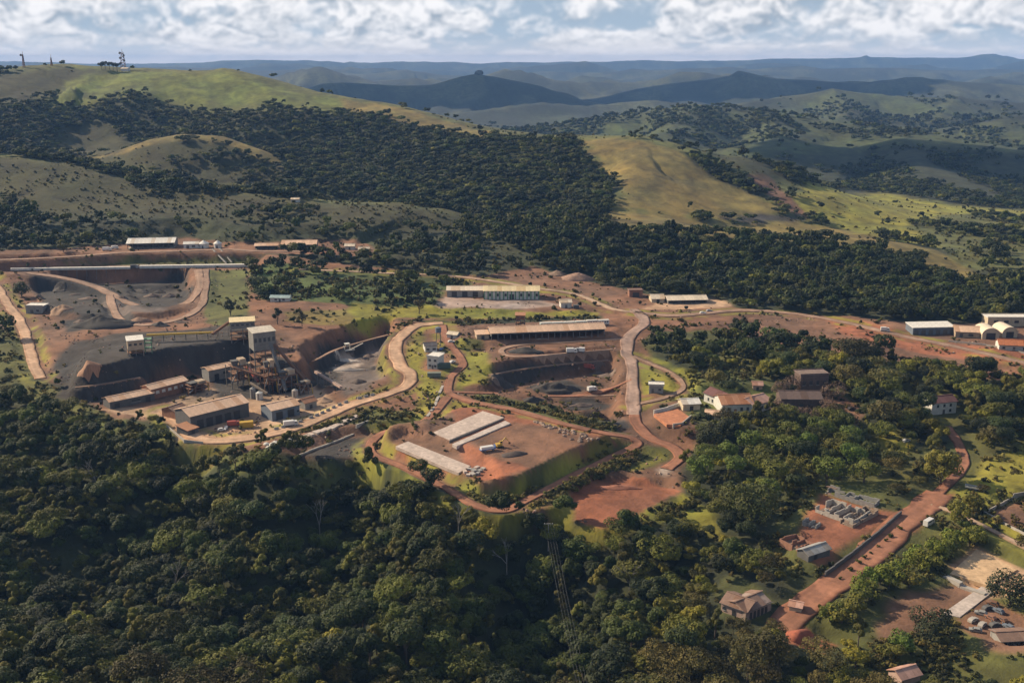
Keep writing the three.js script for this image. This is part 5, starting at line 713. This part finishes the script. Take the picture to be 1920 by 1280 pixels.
carBody('white car on the meadow beside the village road', [200.2,502.1], .5, PAINT.white); carBody('dark car on the dirt clearing behind the bare trees', [184.6,542.2], .4, PAINT.black);
truck('white truck parked beside the brown road of the station', [251.2,684.9], -.2, PAINT.white, PAINT.white, 6); wallLine('boundary_wall', 'low pale wall in front of the station buildings', [[284.7,661.2], [304,649.9], [323.1,632.5]], 1, W.concrete);

house('old_factory', 'large dark brown derelict building beside the farmhouse', [144.5,536.4], [166.2,535.6], { depth: 13, eave: 8, rise: 2.4, wall: mat(.13, .085, .07), roof: mat(.15, .10, .085), open: [-10, -5, 0, 5, 10].map(x => ['arch', x, 2.4, 1, 4, W.dark]) });
house('old_factory', 'tall flat-topped block behind the dark derelict building', [161.8,563], [178.1,565.2], { depth: 9, eave: 11, type: 'flat', wall: mat(.15, .10, .085), roof: mat(.24, .17, .14), open: [-6, -2, 2, 6].map(x => ['window', x, 1.6, 5, 2.4, W.dark]) });

// ---------- village ----------
van('white van parked at the edge of the red village road', [177.6,412.4], .72, PAINT.white);
{ const o = new THREE.Group(); part(o, 'bed', box(7, .5, 2.6, 0, .9, 0), W.dark); for (const s of [-1, 1]) part(o, 'side_board', box(7, .8, .14, 0, 1.4, s * 1.3), W.white); part(o, 'tail_board', box(.14, .8, 2.5, -3.5, 1.4, 0), W.white); part(o, 'drawbar', box(2, .2, .2, 4.3, .8, 0), W.steel); wheelsOn(o, [-1.2, 1.2], [-1, 1], .42); add(at(o, [210,444.6], -.5), 'farm_trailer', 'dark open farm trailer with white sides on the meadow', 'trailer'); }
function ruin(label, a, b, depth, h, seed, m, rooms = 3, roofs = 0) { // broken walls around rubble-strewn rooms
  const [g, w] = frame(a, b), r = rng(seed); keep(a, b, depth, 1);
  const seg = (x0, z0, x1, z1) => { const L = Math.hypot(x1 - x0, z1 - z0), n = Math.max(2, Math.round(L / 2.4)); for (let k = 0; k < n; k++) { if (r() < .16) continue; const t = (k + .5) / n, hh = h * (.45 + r() * .6); part(g, 'wall_panel', box(L / n + .1, hh + 1, .4, mix(x0, x1, t), hh / 2 - .5, mix(z0, z1, t), -Math.atan2(z1 - z0, x1 - x0)), m); } };
  seg(-w / 2, 0, w / 2, 0); seg(-w / 2, -depth, w / 2, -depth); for (let k = 0; k <= rooms; k++) { const x = -w / 2 + w * k / rooms; seg(x, 0, x, -depth); }
  part(g, 'floor', box(w, .3, depth, 0, .1, -depth / 2), mat(.24, .16, .12)); for (let k = 0; k < 14; k++) { const q = new THREE.DodecahedronGeometry(.3 + r() * .5, 0); q.translate((r() - .5) * w, .4, -r() * depth); part(g, 'rubble', q, m); }
  for (let k = 0; k < roofs; k++) part(g, 'roof_panel', box(w / rooms, .2, depth * .55, -w / 2 + w * (k + .5) / rooms, h + .5, -depth * .3, 0, -.25), RF.brown); return add(g, 'ruined_house', label, 'ruin');
}
ruin('grey roofless ruin with several rooms beside the village road', [132.9,425], [144.9,411.2], 13, 3.2, 3, W.concrete, 4); ruin('long narrow grey ruin behind the roofless rooms', [142.8,444.8], [159.9,429.1], 5, 3, 7, W.grey, 5, 1); ruin('reddish collapsed brick house under the trees', [109.9,395.2], [116.9,382.9], 9, 2.4, 11, W.brick, 3); ruin('brown roofless ruin with small rooms next to the long narrow ruin', [144.1,408.7], [159.1,422.3], 6, 2.8, 17, mat(.34, .26, .2), 3); ruin('small grey ruin at the forest edge', [123.6,411.9], [128.2,408], 6, 2.6, 13, W.grey, 2);
house('shed', 'grey-roofed shed at the end of the red yard', [116.7,377.6], [127,383.8], { depth: 6, eave: 2.8, rise: 1.4, wall: W.darkGrey, roof: RF.grey, open: [['door', -2, 1.6, 0, 2.2, W.dark]] });
wallLine('boundary_wall', 'long dark boundary wall between the red yard and the village road', [[121.4,369.9], [137.2,386.1], [153.9,404.2], [169.1,421.9]], 2.2, W.darkGrey, { thick: .6 });
wallLine('yard_wall', 'pale low wall along the fenced yard', [[204.5,420.5], [224.4,436.4], [241.6,442.9]], 1.6, W.concrete, { thick: .4 }); wallLine('yard_wall', 'low wall along the lane side of the fenced yard', [[204.5,420.5], [210.1,405.4], [215.1,392.6]], .8, W.concrete, { thick: .4 });
{ const P = [[170.5,371.8], [190,393], [198.3,375.2], [181.6,361.8]], o = slab('sand_court', 'sandy court with grey retaining wall', P, mat(.62, .42, .25), -12.3, 'court'); wallLine('retaining_wall', 'grey sloping wall in front of the sandy court', [[167.1,370.5], [171.2,364], [177.6,357.6]], 1, W.concrete, { thick: 2.2 }); }
slab('concrete_slab', 'bare concrete slab between the red yard and the scrap heap', [[156.5,343.4], [161.6,340.7], [181.8,359.4], [179.7,363.9]], M.concrete, -13.5);
{ const r = rng(9), spots = [[165.4,338.4], [170.4,343.3], [174.3,346.9], [177.6,350], [177.2,344.7], [172.5,340.3], [167.3,335.2], [163.5,331.7], [171.8,335.2], [176,338.7], [176,333.6], [171.1,329.4]], ms = [W.concrete, W.grey, W.darkGrey, W.rust, W.blue, W.brick]; spots.forEach((c, k) => carBody(`${['pale', 'grey', 'dark grey', 'rusty brown', 'dull blue', 'faded red'][k % 6]} scrapped car in the crowded scrap yard`, c, r() * 3, ms[k % 6], 'scrapped cars in the scrap yard', 'scrapped_car')); }
openShed('scrap_shed', 'low rusty lean-to at the back of the scrap yard', [167.9,321.2], [178.3,322.1], { depth: 7, eave: 2.6, rise: 1, roof: RF.brown, bays: 5 });
house('old_house', 'long decayed house with gaps in its brown roof among the trees', [77,348.6], [85,341.8], { depth: 10, eave: 3.6, rise: 2, wall: W.pinkWall, roof: RF.brown, open: [['door', 0, 1.4, 0, 2.3, W.dark], ['window', -4, 1.3, 1, 1.2], ['window', 4, 1.3, 1, 1.2]] });
house('old_house', 'decayed house with dark arcade and gaps in its brown roof', [84.5,341.5], [95.6,349.2], { depth: 10, eave: 4, rise: 1.8, wall: mat(.34, .25, .21), roof: RF.brown, open: [-4, -2, 0, 2, 4].map(x => ['arch', x, 1.2, 0, 2.8, W.dark]) });
for (const o of scene.children.filter(o => o.name.startsWith('old_house'))) o.children.filter((c, k) => c.name === 'roof_sheet' && hash2(k, 4, 7) < .3).forEach(c => o.remove(c)); // sheets that have blown off
house('cottage', 'pink-roofed cottage half hidden in the lower trees', [126.5,301], [133.8,304.2], { depth: 6, eave: 3, rise: 1.6, wall: W.pinkWall, roof: RF.pink });
house('outbuilding', 'small pale outbuilding beside the shaded clearing', [101.9,347.9], [105.8,346.1], { depth: 4, eave: 2.4, rise: 1, wall: W.cream, roof: RF.pink });
mound('red_cutting', 'bare red earth bank above the power line clearing', [30.5,362], 5, 3.5, 2.6, mat(.40, .13, .06), 47, .3, 'earth bank');

// ---------- masts on the grassy hill ----------
function mast(label, c, h, w, dishes) { const o = new THREE.Group(); for (const x of [-1, 1]) for (const z of [-1, 1]) part(o, 'leg', limb([x * w, -2, z * w], [x * w * .35, h, z * w * .35], .5, .4, 5), W.rust); for (let k = 1; k < 6; k++) { const t = k / 6, q = w * (1 - t * .65); part(o, 'cross_brace', [limb([-q, h * t, q], [q, h * (t + .12), q], .3, .3, 4), limb([q, h * t, -q], [-q, h * (t + .12), -q], .3, .3, 4), limb([q, h * t, q], [q, h * (t + .12), -q], .3, .3, 4)].map(bare), W.rust).userData.kind = 'stuff'; } part(o, 'antenna', limb([0, h, 0], [0, h + 6, 0], .4, .2, 5), W.rust); for (let k = 0; k < dishes; k++) part(o, 'dish', new THREE.SphereGeometry(2.6, 12, 6, 0, Math.PI * 2, 0, 1).rotateX(1.4).translate((k % 2 ? 1 : -1) * (w * .6 + 1), h * (.95 - k * .14), 1.5), W.darkGrey); return add(at(o, c), 'radio_mast', label, 'mast'); }
mast('tall lattice radio mast with dishes beside the hilltop trees', [-703.7,1964.1], 31, 4, 5); mast('thin radio mast on the western shoulder of the grassy hill', [-870.5,1934.8], 22, 1.6, 1); mast('short thin radio mast between the other two masts', [-830.6,1958], 14, 1.4, 0);
house('mast_hut', 'small white hut at the foot of the tall radio mast', [-704.5,1952.5], [-691.5,1948], { depth: 8, eave: 5, rise: 1.5 });

// ---------- power line down the ravine ----------
{ const pole = (c, label) => { const o = new THREE.Group(); part(o, 'pole', limb([0, -1, 0], [0, 13, 0], .2, .13, 8), W.concrete); part(o, 'crossarm', box(3.6, .2, .2, 0, 12.4, 0), W.steel); for (const x of [-1.7, -.6, .6, 1.7]) part(o, 'insulator', cyl(.1, .14, .4, x, 12.7, 0, 8), W.white); return add(at(o, c), 'power_pole', label, 'power pole'); };
  const A = [15.6,413.5], B = [34, 205]; pole(A, 'concrete power pole at the top of the ravine'); pole(B, 'concrete power pole below the ravine'); const ya = height(...A) + 12.9, yb = height(...B) + 12.9;
  for (const x of [-1.7, -.6, .6, 1.7]) { const p = []; for (let k = 0; k <= 20; k++) { const t = k / 20; p.push(new THREE.Vector3(mix(A[0], B[0], t) + x, mix(ya, yb, t) - 7 * 4 * t * (1 - t), -mix(A[1], B[1], t))); } const o = new THREE.Mesh(new THREE.TubeGeometry(new THREE.CatmullRomCurve3(p), 40, .024, 5), mat(.16, .155, .15, .5, null)); shade(o); add(o, 'power_cable', 'sagging power cable strung along the dark ravine', 'cable', 'power cables along the ravine'); }
}

// rocky knob on the summit of the pointed far hill
{ const c = [-169.9,5480,120.1], g = new THREE.IcosahedronGeometry(1, 4), a = g.attributes.position, v = new THREE.Vector3(); for (let i = 0; i < a.count; i++) { v.fromBufferAttribute(a, i); const k = 1 + fbm(v.x * 1.7 + v.y, v.z * 1.7 - v.y, 4, 91) * .5; a.setXYZ(i, v.x * k * 19, v.y * k * 15, v.z * k * 19); } g.computeVertexNormals(); const o = new THREE.Mesh(g, mat(.09, .085, .07)); o.position.set(c[0], height(c[0], c[1]), -c[1]); add(shade(o), 'rock_outcrop', 'rocky knob on the summit of the pointed far hill', 'rock'); }

// ---------- unseen clouds added up-sun of the valley, above the frame, to shade the hills ----------
{ const puff = (gx, gd, rx, rz, seed) => { const alt = 1300, k = alt / SUN.y, g = new THREE.IcosahedronGeometry(1, 24), a = g.attributes.position, v = new THREE.Vector3(); for (let i = 0; i < a.count; i++) { v.fromBufferAttribute(a, i); const q = 1 + fbm(v.x * 2 + seed, v.z * 2 + v.y, 5, seed) * .6; a.setXYZ(i, v.x * q * rx, (v.y > 0 ? v.y * 130 : v.y * 40) * q, v.z * q * rz); } g.computeVertexNormals(); const o = new THREE.Mesh(g, new THREE.MeshStandardMaterial({ color: 0xf4f4f4, roughness: 1 })); o.position.set(gx + SUN.x * k, alt, -gd + SUN.z * k); add(shade(o), 'cloud', `fair-weather cumulus cloud shading the ${['', 'right wooded hills', 'pointed far hill', 'right far peak'][seed - 1]}`, 'cloud'); };
  puff(1000, 2150, 520, 260, 2); puff(-300, 5350, 900, 430, 3); puff(1500, 6350, 1050, 430, 4); }

// ---------- trees that stand out ----------
function tree(name, label, c, tone, { R = 4, top = 10, base = 2.5, lobes = 9, leaves = 900, leaf = .8, flat = 1, narrow = 0, seed = 1, group } = {}) {
  const g = new THREE.Group(), q = crownGeometry(900 + seed, { lobes, leaves, leaf, R, top, base, flat, narrow }), m = leafMat.clone(); m.color.setRGB(...tone); part(g, 'trunk', trunkGeometry(q.userData.lobes, base, .08 + R * .05), barkMat); part(g, 'crown', q, m); KEEP_OUT.push([c[0], c[1], R * .6]); return add(at(g, c, seed, -.2), name, label, 'tree', group);
}
tree('poplar_tree', 'tall narrow poplar at the edge of the plant yard', [-136,483], [.085, .085, .03], { R: 5, top: 17, base: 1.5, narrow: 1, lobes: 16, leaves: 1900, seed: 1 });
tree('lime_tree', 'large bright yellow-green tree beside the village road bend', [199.3,455.2], [.20, .19, .03], { R: 9, top: 21, base: 1, narrow: 1, lobes: 24, leaves: 4200, leaf: .9, seed: 2 });
tree('cypress_tree', 'dark slender tree above the loading tower', [-201.3,730.6], [.05, .06, .025], { R: 5, top: 18, base: 1, narrow: 1, lobes: 14, leaves: 1500, seed: 3 });
tree('field_tree', 'dark round tree at the corner of the green field', [-199.1,803], [.05, .07, .022], { R: 8, top: 15, base: 1.5, lobes: 12, leaves: 1500, leaf: 1.1, seed: 4 });
tree('field_tree', 'slim dark tree beside the teal-roofed bungalow', [-162,704.2], [.05, .058, .025], { R: 4.5, top: 16, base: 1, narrow: 1, lobes: 12, leaves: 1300, seed: 5 });
tree('field_tree', 'sparse brownish tree on the golden strip by the plant', [-144.6,701.5], [.09, .08, .035], { R: 4, top: 15, base: 3, narrow: 1, lobes: 10, leaves: 800, seed: 6 });
tree('field_tree', 'sparse tree at the right end of the green field', [-67.1,739.5], [.10, .085, .04], { R: 4.5, top: 13, base: 3, lobes: 9, leaves: 700, seed: 7 });
tree('pit_tree', 'dark bushy tree on the rim of the upper pit', [-387.4,810.9], [.055, .07, .025], { R: 7, top: 15, base: 1, lobes: 14, leaves: 1500, leaf: 1, seed: 8 });
tree('roadside_tree', 'round tree on the terrace road west of the long shed', [-398.1,920.8], [.08, .085, .025], { R: 5, top: 9, base: 1.5, seed: 9 });
tree('spreading_tree', 'big dark spreading tree beside the farmhouse court', [99.4,497.9], [.04, .05, .02], { R: 7.5, top: 13, base: 2, lobes: 14, leaves: 2200, seed: 10 });
tree('spreading_tree', 'tall spreading green tree above the red lower pad', [102.6,418.8], [.085, .10, .024], { R: 11, top: 22, base: 3, lobes: 22, leaves: 4600, leaf: .9, seed: 11 });
tree('spreading_tree', 'dark round tree beside the scrap yard slab', [145.1,325.5], [.035, .045, .018], { R: 6.5, top: 14, base: 1, lobes: 14, leaves: 2200, seed: 12 });
tree('spreading_tree', 'dark spreading tree in front of the sandy court', [183.9,349.6], [.032, .045, .018], { R: 8, top: 13, base: 2, lobes: 14, leaves: 2400, seed: 13 });
tree('bright_tree', 'vivid green young tree below the red yard', [132.4,318.3], [.11, .17, .025], { R: 4.5, top: 9, base: 1.2, leaves: 1300, seed: 14 });
tree('bright_tree', 'yellow-green tree beside the farmhouse', [120.4,515.9], [.12, .125, .022], { R: 6, top: 10, base: 1.6, leaves: 1500, seed: 15 });
tree('bright_tree', 'yellow-green tree on the loop road bank', [116.6,578.1], [.14, .13, .03], { R: 6.5, top: 9, base: 1.2, lobes: 12, leaves: 1500, seed: 16 });
for (let k = 0; k < 26; k++) { const a = [114.2,339], b = [194.7,401.6], t = (k + .5) / 26, s = hash2(k, 3, 8), u = hash2(k, 5, 8); tree('hedgerow_tree', 'bushy yellow-green tree in the row between the village road and the courts', [mix(a[0], b[0], t) + (s - .5) * 9, mix(a[1], b[1], t) + (u - .5) * 9], [.13 + s * .05, .15 + u * .05, .024], { R: 3.6 + s * 1.4, top: 7 + u * 3, base: 1, leaves: 800, seed: 30 + k % 6, group: 'hedgerow trees along the village road' }); }
for (const [c, s] of [[[-722.8,1947.9], 1], [[-715.8,1946.8], 2], [[-708.7,1945.5], 3], [[-734.6,1941.1], 4], [[-730.4,1948.1], 5]]) tree('hilltop_tree', 'dark umbrella-shaped tree in the clump beside the tall radio mast', c, [.03, .04, .025], { R: 6, top: 17, base: 6, lobes: 8, leaves: 260, leaf: 2, flat: .8, seed: 60 + s, group: 'hilltop trees by the radio mast' });
// dry trees beside the farmhouse
for (const [k, c] of [[141.1,529.1], [146.6,521.8], [153.9,519.7], [148.4,554.5], [158.2,565.5], [177.7,553.6], [168.3,530.9]].entries()) tree('dry_tree', 'greyish brown dry-crowned tree beside the farmhouse', c, [.15, .105, .085], { R: 5 + k % 3, top: 11 + (k * 5 % 4), base: 2.5, lobes: 14, leaves: 1100, leaf: .6, seed: 80 + k, group: 'dry trees by the farmhouse' });
// small bushes along the middle of the village road
for (let k = 0; k < 9; k++) { const a = [124.7,365.7], b = [165.2,409.6], t = (k + .3 + hash2(k, 1, 2) * .5) / 9; const o = new THREE.Mesh(shrubGeo[k % 3], toneMats[k % 3]); shade(o); at(o, [mix(a[0], b[0], t), mix(a[1], b[1], t)], k, .3); o.scale.setScalar(.6 + hash2(k, 2, 2) * .7); add(o, 'median_bush', 'low bush on the middle strip of the wide village road', 'bush', 'bushes along the village road'); }
// larger trees of the wooded farmstead slope
for (let k = 0; k < 18; k++) { const px = [[95.5,475.7], [104.5,462.8], [118.1,473.3], [132.2,483.9], [145.2,488.4], [156.5,482], [163.3,470.1], [121.6,455.4], [135.4,460.7], [146.6,456.2], [104,479.9], [139.9,499.1], [157.3,503.7], [168.2,494.7], [87.7,460.2], [116.3,489.1], [163.3,454.3], [115.5,439.8]][k], s = hash2(k, 7, 3), u = hash2(k, 9, 3); tree('grove_tree', 'large leafy green tree in the grove between farmhouse and ruins', px, [.095 + s * .04, .125 + u * .04, .022], { R: 5.5 + s * 2, top: 12 + u * 4, base: 2, lobes: 14, leaves: 1700, seed: 120 + k % 6, group: 'grove trees between farmhouse and ruins' }); }
// dead trees standing grey among the forest
{ const r = rng(404); for (const c of [[-143.4,405.5], [-89.5,449.7], [-22.9,414], [-2.2,402.5], [46.8,378.7], [-207,486.3]]) { const main = [], tw = [], grow = (p, v, L, w, n) => { const q = [p[0] + v[0] * L, p[1] + v[1] * L, p[2] + v[2] * L]; (n > 1 ? main : tw).push(bare(limb(p, q, w, w * .65, n > 1 ? 6 : 4))); if (n) for (let k = 0; k < 3; k++) { const u = new THREE.Vector3(v[0] + (r() - .5) * 1.3, v[1] * .8 + r() * .3, v[2] + (r() - .5) * 1.3).normalize(); grow(q, [u.x, u.y, u.z], L * (.6 + r() * .2), w * .62, n - 1); } }; grow([0, -1, 0], [0, 1, 0], 6 + r() * 2.5, .3, 3); const g = new THREE.Group(), m = mat(.20, .18, .155, .95, null); part(g, 'trunk', mergeGeometries(main), m); part(g, 'branches', mergeGeometries(tw), m); KEEP_OUT.push([...c, 1.5]); add(at(g, c, r() * 6), 'dead_tree', 'grey dead tree without leaves standing among the forest', 'tree', 'dead trees in the forest'); } }

// ---------- forest ----------
{
  const r = rng(77), rockMat = new THREE.MeshStandardMaterial({ roughness: 1 });
  const SITE = [[-432.6,874.4], [-220.1,889.8], [-25.7,826.8], [73,780.1], [134,757.2], [224.5,716.3], [326.3,661], [304.3,613.1], [223.4,664.9], [118.6,664.3], [77.9,614.1], [71.7,512.4], [79.1,452.9], [38.7,413], [-4.6,422.1], [-68.8,489.3], [-144.3,504.4], [-227.3,559.7], [-286,613.2], [-342.5,679.5]];
  const free = (x, d, m) => !onRoad(x, d, m) && !KEEP_OUT.some(k => Array.isArray(k[0]) ? polyDist(k, x, d) < m : (x - k[0]) ** 2 + (d - k[1]) ** 2 < (k[2] + m) ** 2);
  // trees on a jittered grid whose step grows with distance
  for (let d = 215; d < 5600;) {
    const step = d < 1100 ? 5.4 : d < 2000 ? 4.8 + (d - 1100) * .0045 : 9 + (d - 2000) * .006, half = (d + 60) * .52 + 25;
    for (let x = -half; x < half; x += step) {
      const X = x + (r() - .5) * step * .95, D = d + (r() - .5) * step * .95, q = r(), s = r(), c = cover(X, D);
      const clump = c.tree > .85 ? 1 : D > 1000 ? sstep(-.12 + .5 * (.5 - c.tree), .22 + .5 * (.5 - c.tree), fbm(X / 75, D / 75, 4, 55)) / Math.max(.45, c.tree) * .9 : clamp(.5 + fbm(X / 40, D / 40, 2, 55) * 1.6);
      if (q < c.tree * clump * (c.tree > .85 ? .93 : 1) && (D > 1050 || free(X, D, 3))) TREE_SPOTS.push([X, D, s, Math.hypot(X, D)]);
    }
    d += step;
  }
  for (let d = 260; d < 1700;) {
    const step = d < 620 ? 1.9 : d < 900 ? 2.6 : 3.8 + (d - 900) * .006, half = (d + 60) * .51 + 10;
    for (let x = -half; x < half; x += step) {
      const X = x + (r() - .5) * step, D = d + (r() - .5) * step, q = r(), s = r(), c = cover(X, D);
      if (c.tree < .8 && q < c.shrub * clamp(.45 + fbm(X / 18, D / 18, 3, 58) * 1.7) && (D > 1050 || free(X, D, .6)) && (D < 1000 || q < c.shrub * .75)) SHRUB_SPOTS.push([X, D, s]);
    }
    d += step;
  }
  // bushes grown over the bank of the central pad and the terrace edges
  for (const [a, b, w, n] of [[[52.5,486.5], [-4.2,432.7], 9, 420], [[-4.2,432.7], [-17.6,437.6], 9, 150], [[61.7,496.7], [5.9,428.9], 8, 160], [[55.9,521], [14.7,550.1], 5, 90], [[14.7,550.1], [-18.2,569.4], 4, 70], [[-112.4,522.8], [-79.8,552.9], 4, 70], [[-82,712], [60.6,725.9], 4, 130], [[103.6,694.4], [136.3,704.9], 4, 40], [[-250.4,564.9], [-189,533.3], 6, 90], [[83.3,448.7], [63.4,427.6], 5, 60]]) { const L = Math.hypot(b[0] - a[0], b[1] - a[1]), nx = (b[1] - a[1]) / L, nd = -(b[0] - a[0]) / L, s = nd > 0 ? -1 : 1; for (let k = 0; k < n; k++) { const t = r(), q = r() * w * s, X = mix(a[0], b[0], t) + nx * q, D = mix(a[1], b[1], t) + nd * q; if (free(X, D, .4)) SHRUB_SPOTS.push([X, D, r() * .95]); } }
  const kindAt = (x, d, s) => { const n = fbm(x / 90, d / 90, 2, 66); return Math.floor(clamp(s * .75 + n * .45 + .12, 0, .999) * 7); };
  const inView = (x, d) => { const cs = Math.cos(.259), sn = Math.sin(.259), dy = height(x, d) + 5 - 180, f = d * cs - dy * sn, u = x / f, v = (dy * cs + d * sn) / f; return Math.abs(u) < .487 && Math.abs(v) < .322; };
  const labels = ['broad-crowned mid green forest tree', 'tall dark green forest tree', 'wide flat-crowned olive green forest tree', 'small rounded dull green forest tree', 'tall blackish green forest tree', 'low bright yellow-green forest tree', 'many-lobed brownish olive forest tree'];
  TREE_SPOTS.sort((a, b) => a[3] - b[3]);
  const lists = { near: NEAR.map(() => []), mid: NEAR.map(() => []), far: NEAR.map(() => []) }; let single = 0;
  const e = new THREE.Object3D(), tint = new THREE.Color();
  for (const [x, d, s, dist] of TREE_SPOTS) {
    const k = x > 60 && d < 640 && s < .55 ? [2, 5, 3, 5, 0][Math.floor(s * 41) % 5] : kindAt(x, d, s), size = (.58 + Math.pow(hash2(Math.round(x * 10), Math.round(d * 10), 3), 1.7) * 1.0) * (x > 60 && d < 500 ? .8 : 1) * (d > 2000 ? 1 + (d - 2000) / 2600 : 1) * (d > 500 && d < 1050 ? (x > 110 && d < 620 ? 1 : .85) : d > 1050 && d < 2000 ? .95 : 1), turn = s * 40, tall = size * (d > 1050 ? .72 : 1) * (.85 + hash2(Math.round(x * 7), 9, 4) * .35), y = height(x, d) - .3;
    if (single < 300 && inView(x, d)) {
      single++; const g = new THREE.Group(), t = new THREE.Mesh(NEAR[k].t, barkMat), c = new THREE.Mesh(NEAR[k].c, individual[k][Math.floor(hash2(Math.round(x * 9), Math.round(d * 9), 6) * 3)]); t.name = 'trunk'; c.name = 'crown'; g.add(t, c); g.position.set(x, y, -d); g.rotation.y = turn; g.scale.set(size, tall, size);
      add(shade(g), 'forest_tree', labels[k] + ' on the slope below the mine', 'tree', 'forest trees on the slope below the mine');
      continue;
    }
    e.position.set(x, y, -d); e.rotation.set(0, turn, 0); e.scale.set(size, tall, size); e.updateMatrix();
    (d < 620 ? lists.near : d < 1800 ? lists.mid : lists.far)[k].push([e.matrix.clone(), s]);
  }
  const woods = (name, label, sets, geos, colours) => {
    const g = new THREE.Group();
    sets.forEach((l, k) => { if (!l.length) return; const m = new THREE.InstancedMesh(geos[k].c ?? geos[k], name === 'rubble' ? rockMat : leafMat, l.length); m.name = 'canopy'; m.castShadow = m.receiveShadow = true; l.forEach(([q, s], i) => { m.setMatrixAt(i, q); const t = colours[k % colours.length], v = .5 + (s * 7.3 % 1) ** 1.6 * 1.05, h = (s * 13.7 % 1) * .2 - .06; m.setColorAt(i, tint.setRGB(t[0] * v * (1 + h), t[1] * v, t[2] * v)); }); m.userData.kind = 'stuff'; g.add(m); });
    add(g, name, label, null, null, 'stuff');
  };
  const HILL = [0, 1, 2, 0, 4, 2, 1].map(k => TONES[k]); // the species that grow on the hills
  woods('forest', 'dense forest below and around the mine', lists.near, NEAR, TONES);
  woods('slope_forest', 'dense dark forest on the slopes behind the mine', lists.mid, MID, HILL);
  woods('hill_forest', 'woods covering the distant hills', lists.far, FAR, HILL);
  const sh = [[], [], []], shf = [[], [], []];
  for (const [x, d, s] of SHRUB_SPOTS) { const z = .45 + s * s * 1.3; e.position.set(x, height(x, d), -d); e.rotation.set(0, s * 50, 0); e.scale.set(z, z * (.7 + (s * 17 % 1) * .5), z); e.updateMatrix(); (d < 700 ? sh : shf)[Math.floor(s * 97) % 3].push([e.matrix.clone(), s]); }
  const ST = [[.12, .125, .03], [.05, .062, .018], [.17, .15, .04]];
  woods('shrubs', 'low shrubs and weeds scattered over the mine', sh, shrubGeo, ST);
  woods('far_shrubs', 'scrub bushes on the hillsides', shf, shrubFar, ST);
  // rubble and broken rock on the bare ground
  const rk = [[], [], []]; const RC = [[.20, .12, .085], [.12, .09, .075], [.27, .19, .145]];
  for (let k = 0; k < 60000; k++) { const d = 395 + r() * r() * 560, x = (r() * 2 - 1) * d * .5, s = r(), q = r(); if (polyDist(SITE, x, d) > 0 || (x > -70 && x < 62 && d > 425 && d < 545 && s > .2)) continue; const c = cover(x, d); if (c.shrub > .35 || fbm(x / 14, d / 14, 3, 99) + q * .6 < .56 || !free(x, d, .3)) continue; const z = .16 + s * s * s * .75; e.position.set(x, height(x, d), -d); e.rotation.set(s * 9, s * 50, s * 5); e.scale.set(z * 1.2, z * .8, z); e.updateMatrix(); rk[Math.floor(s * 91) % 3].push([e.matrix.clone(), s]); }
  const rg = new THREE.DodecahedronGeometry(1, 0); rg.setAttribute('color', new THREE.Float32BufferAttribute(new Float32Array(rg.attributes.position.count * 3).fill(1), 3));
  woods('rubble', 'broken rock and rubble strewn over the mine ground', rk, [rg, rg, rg], RC);
}

renderer.render(scene, camera);
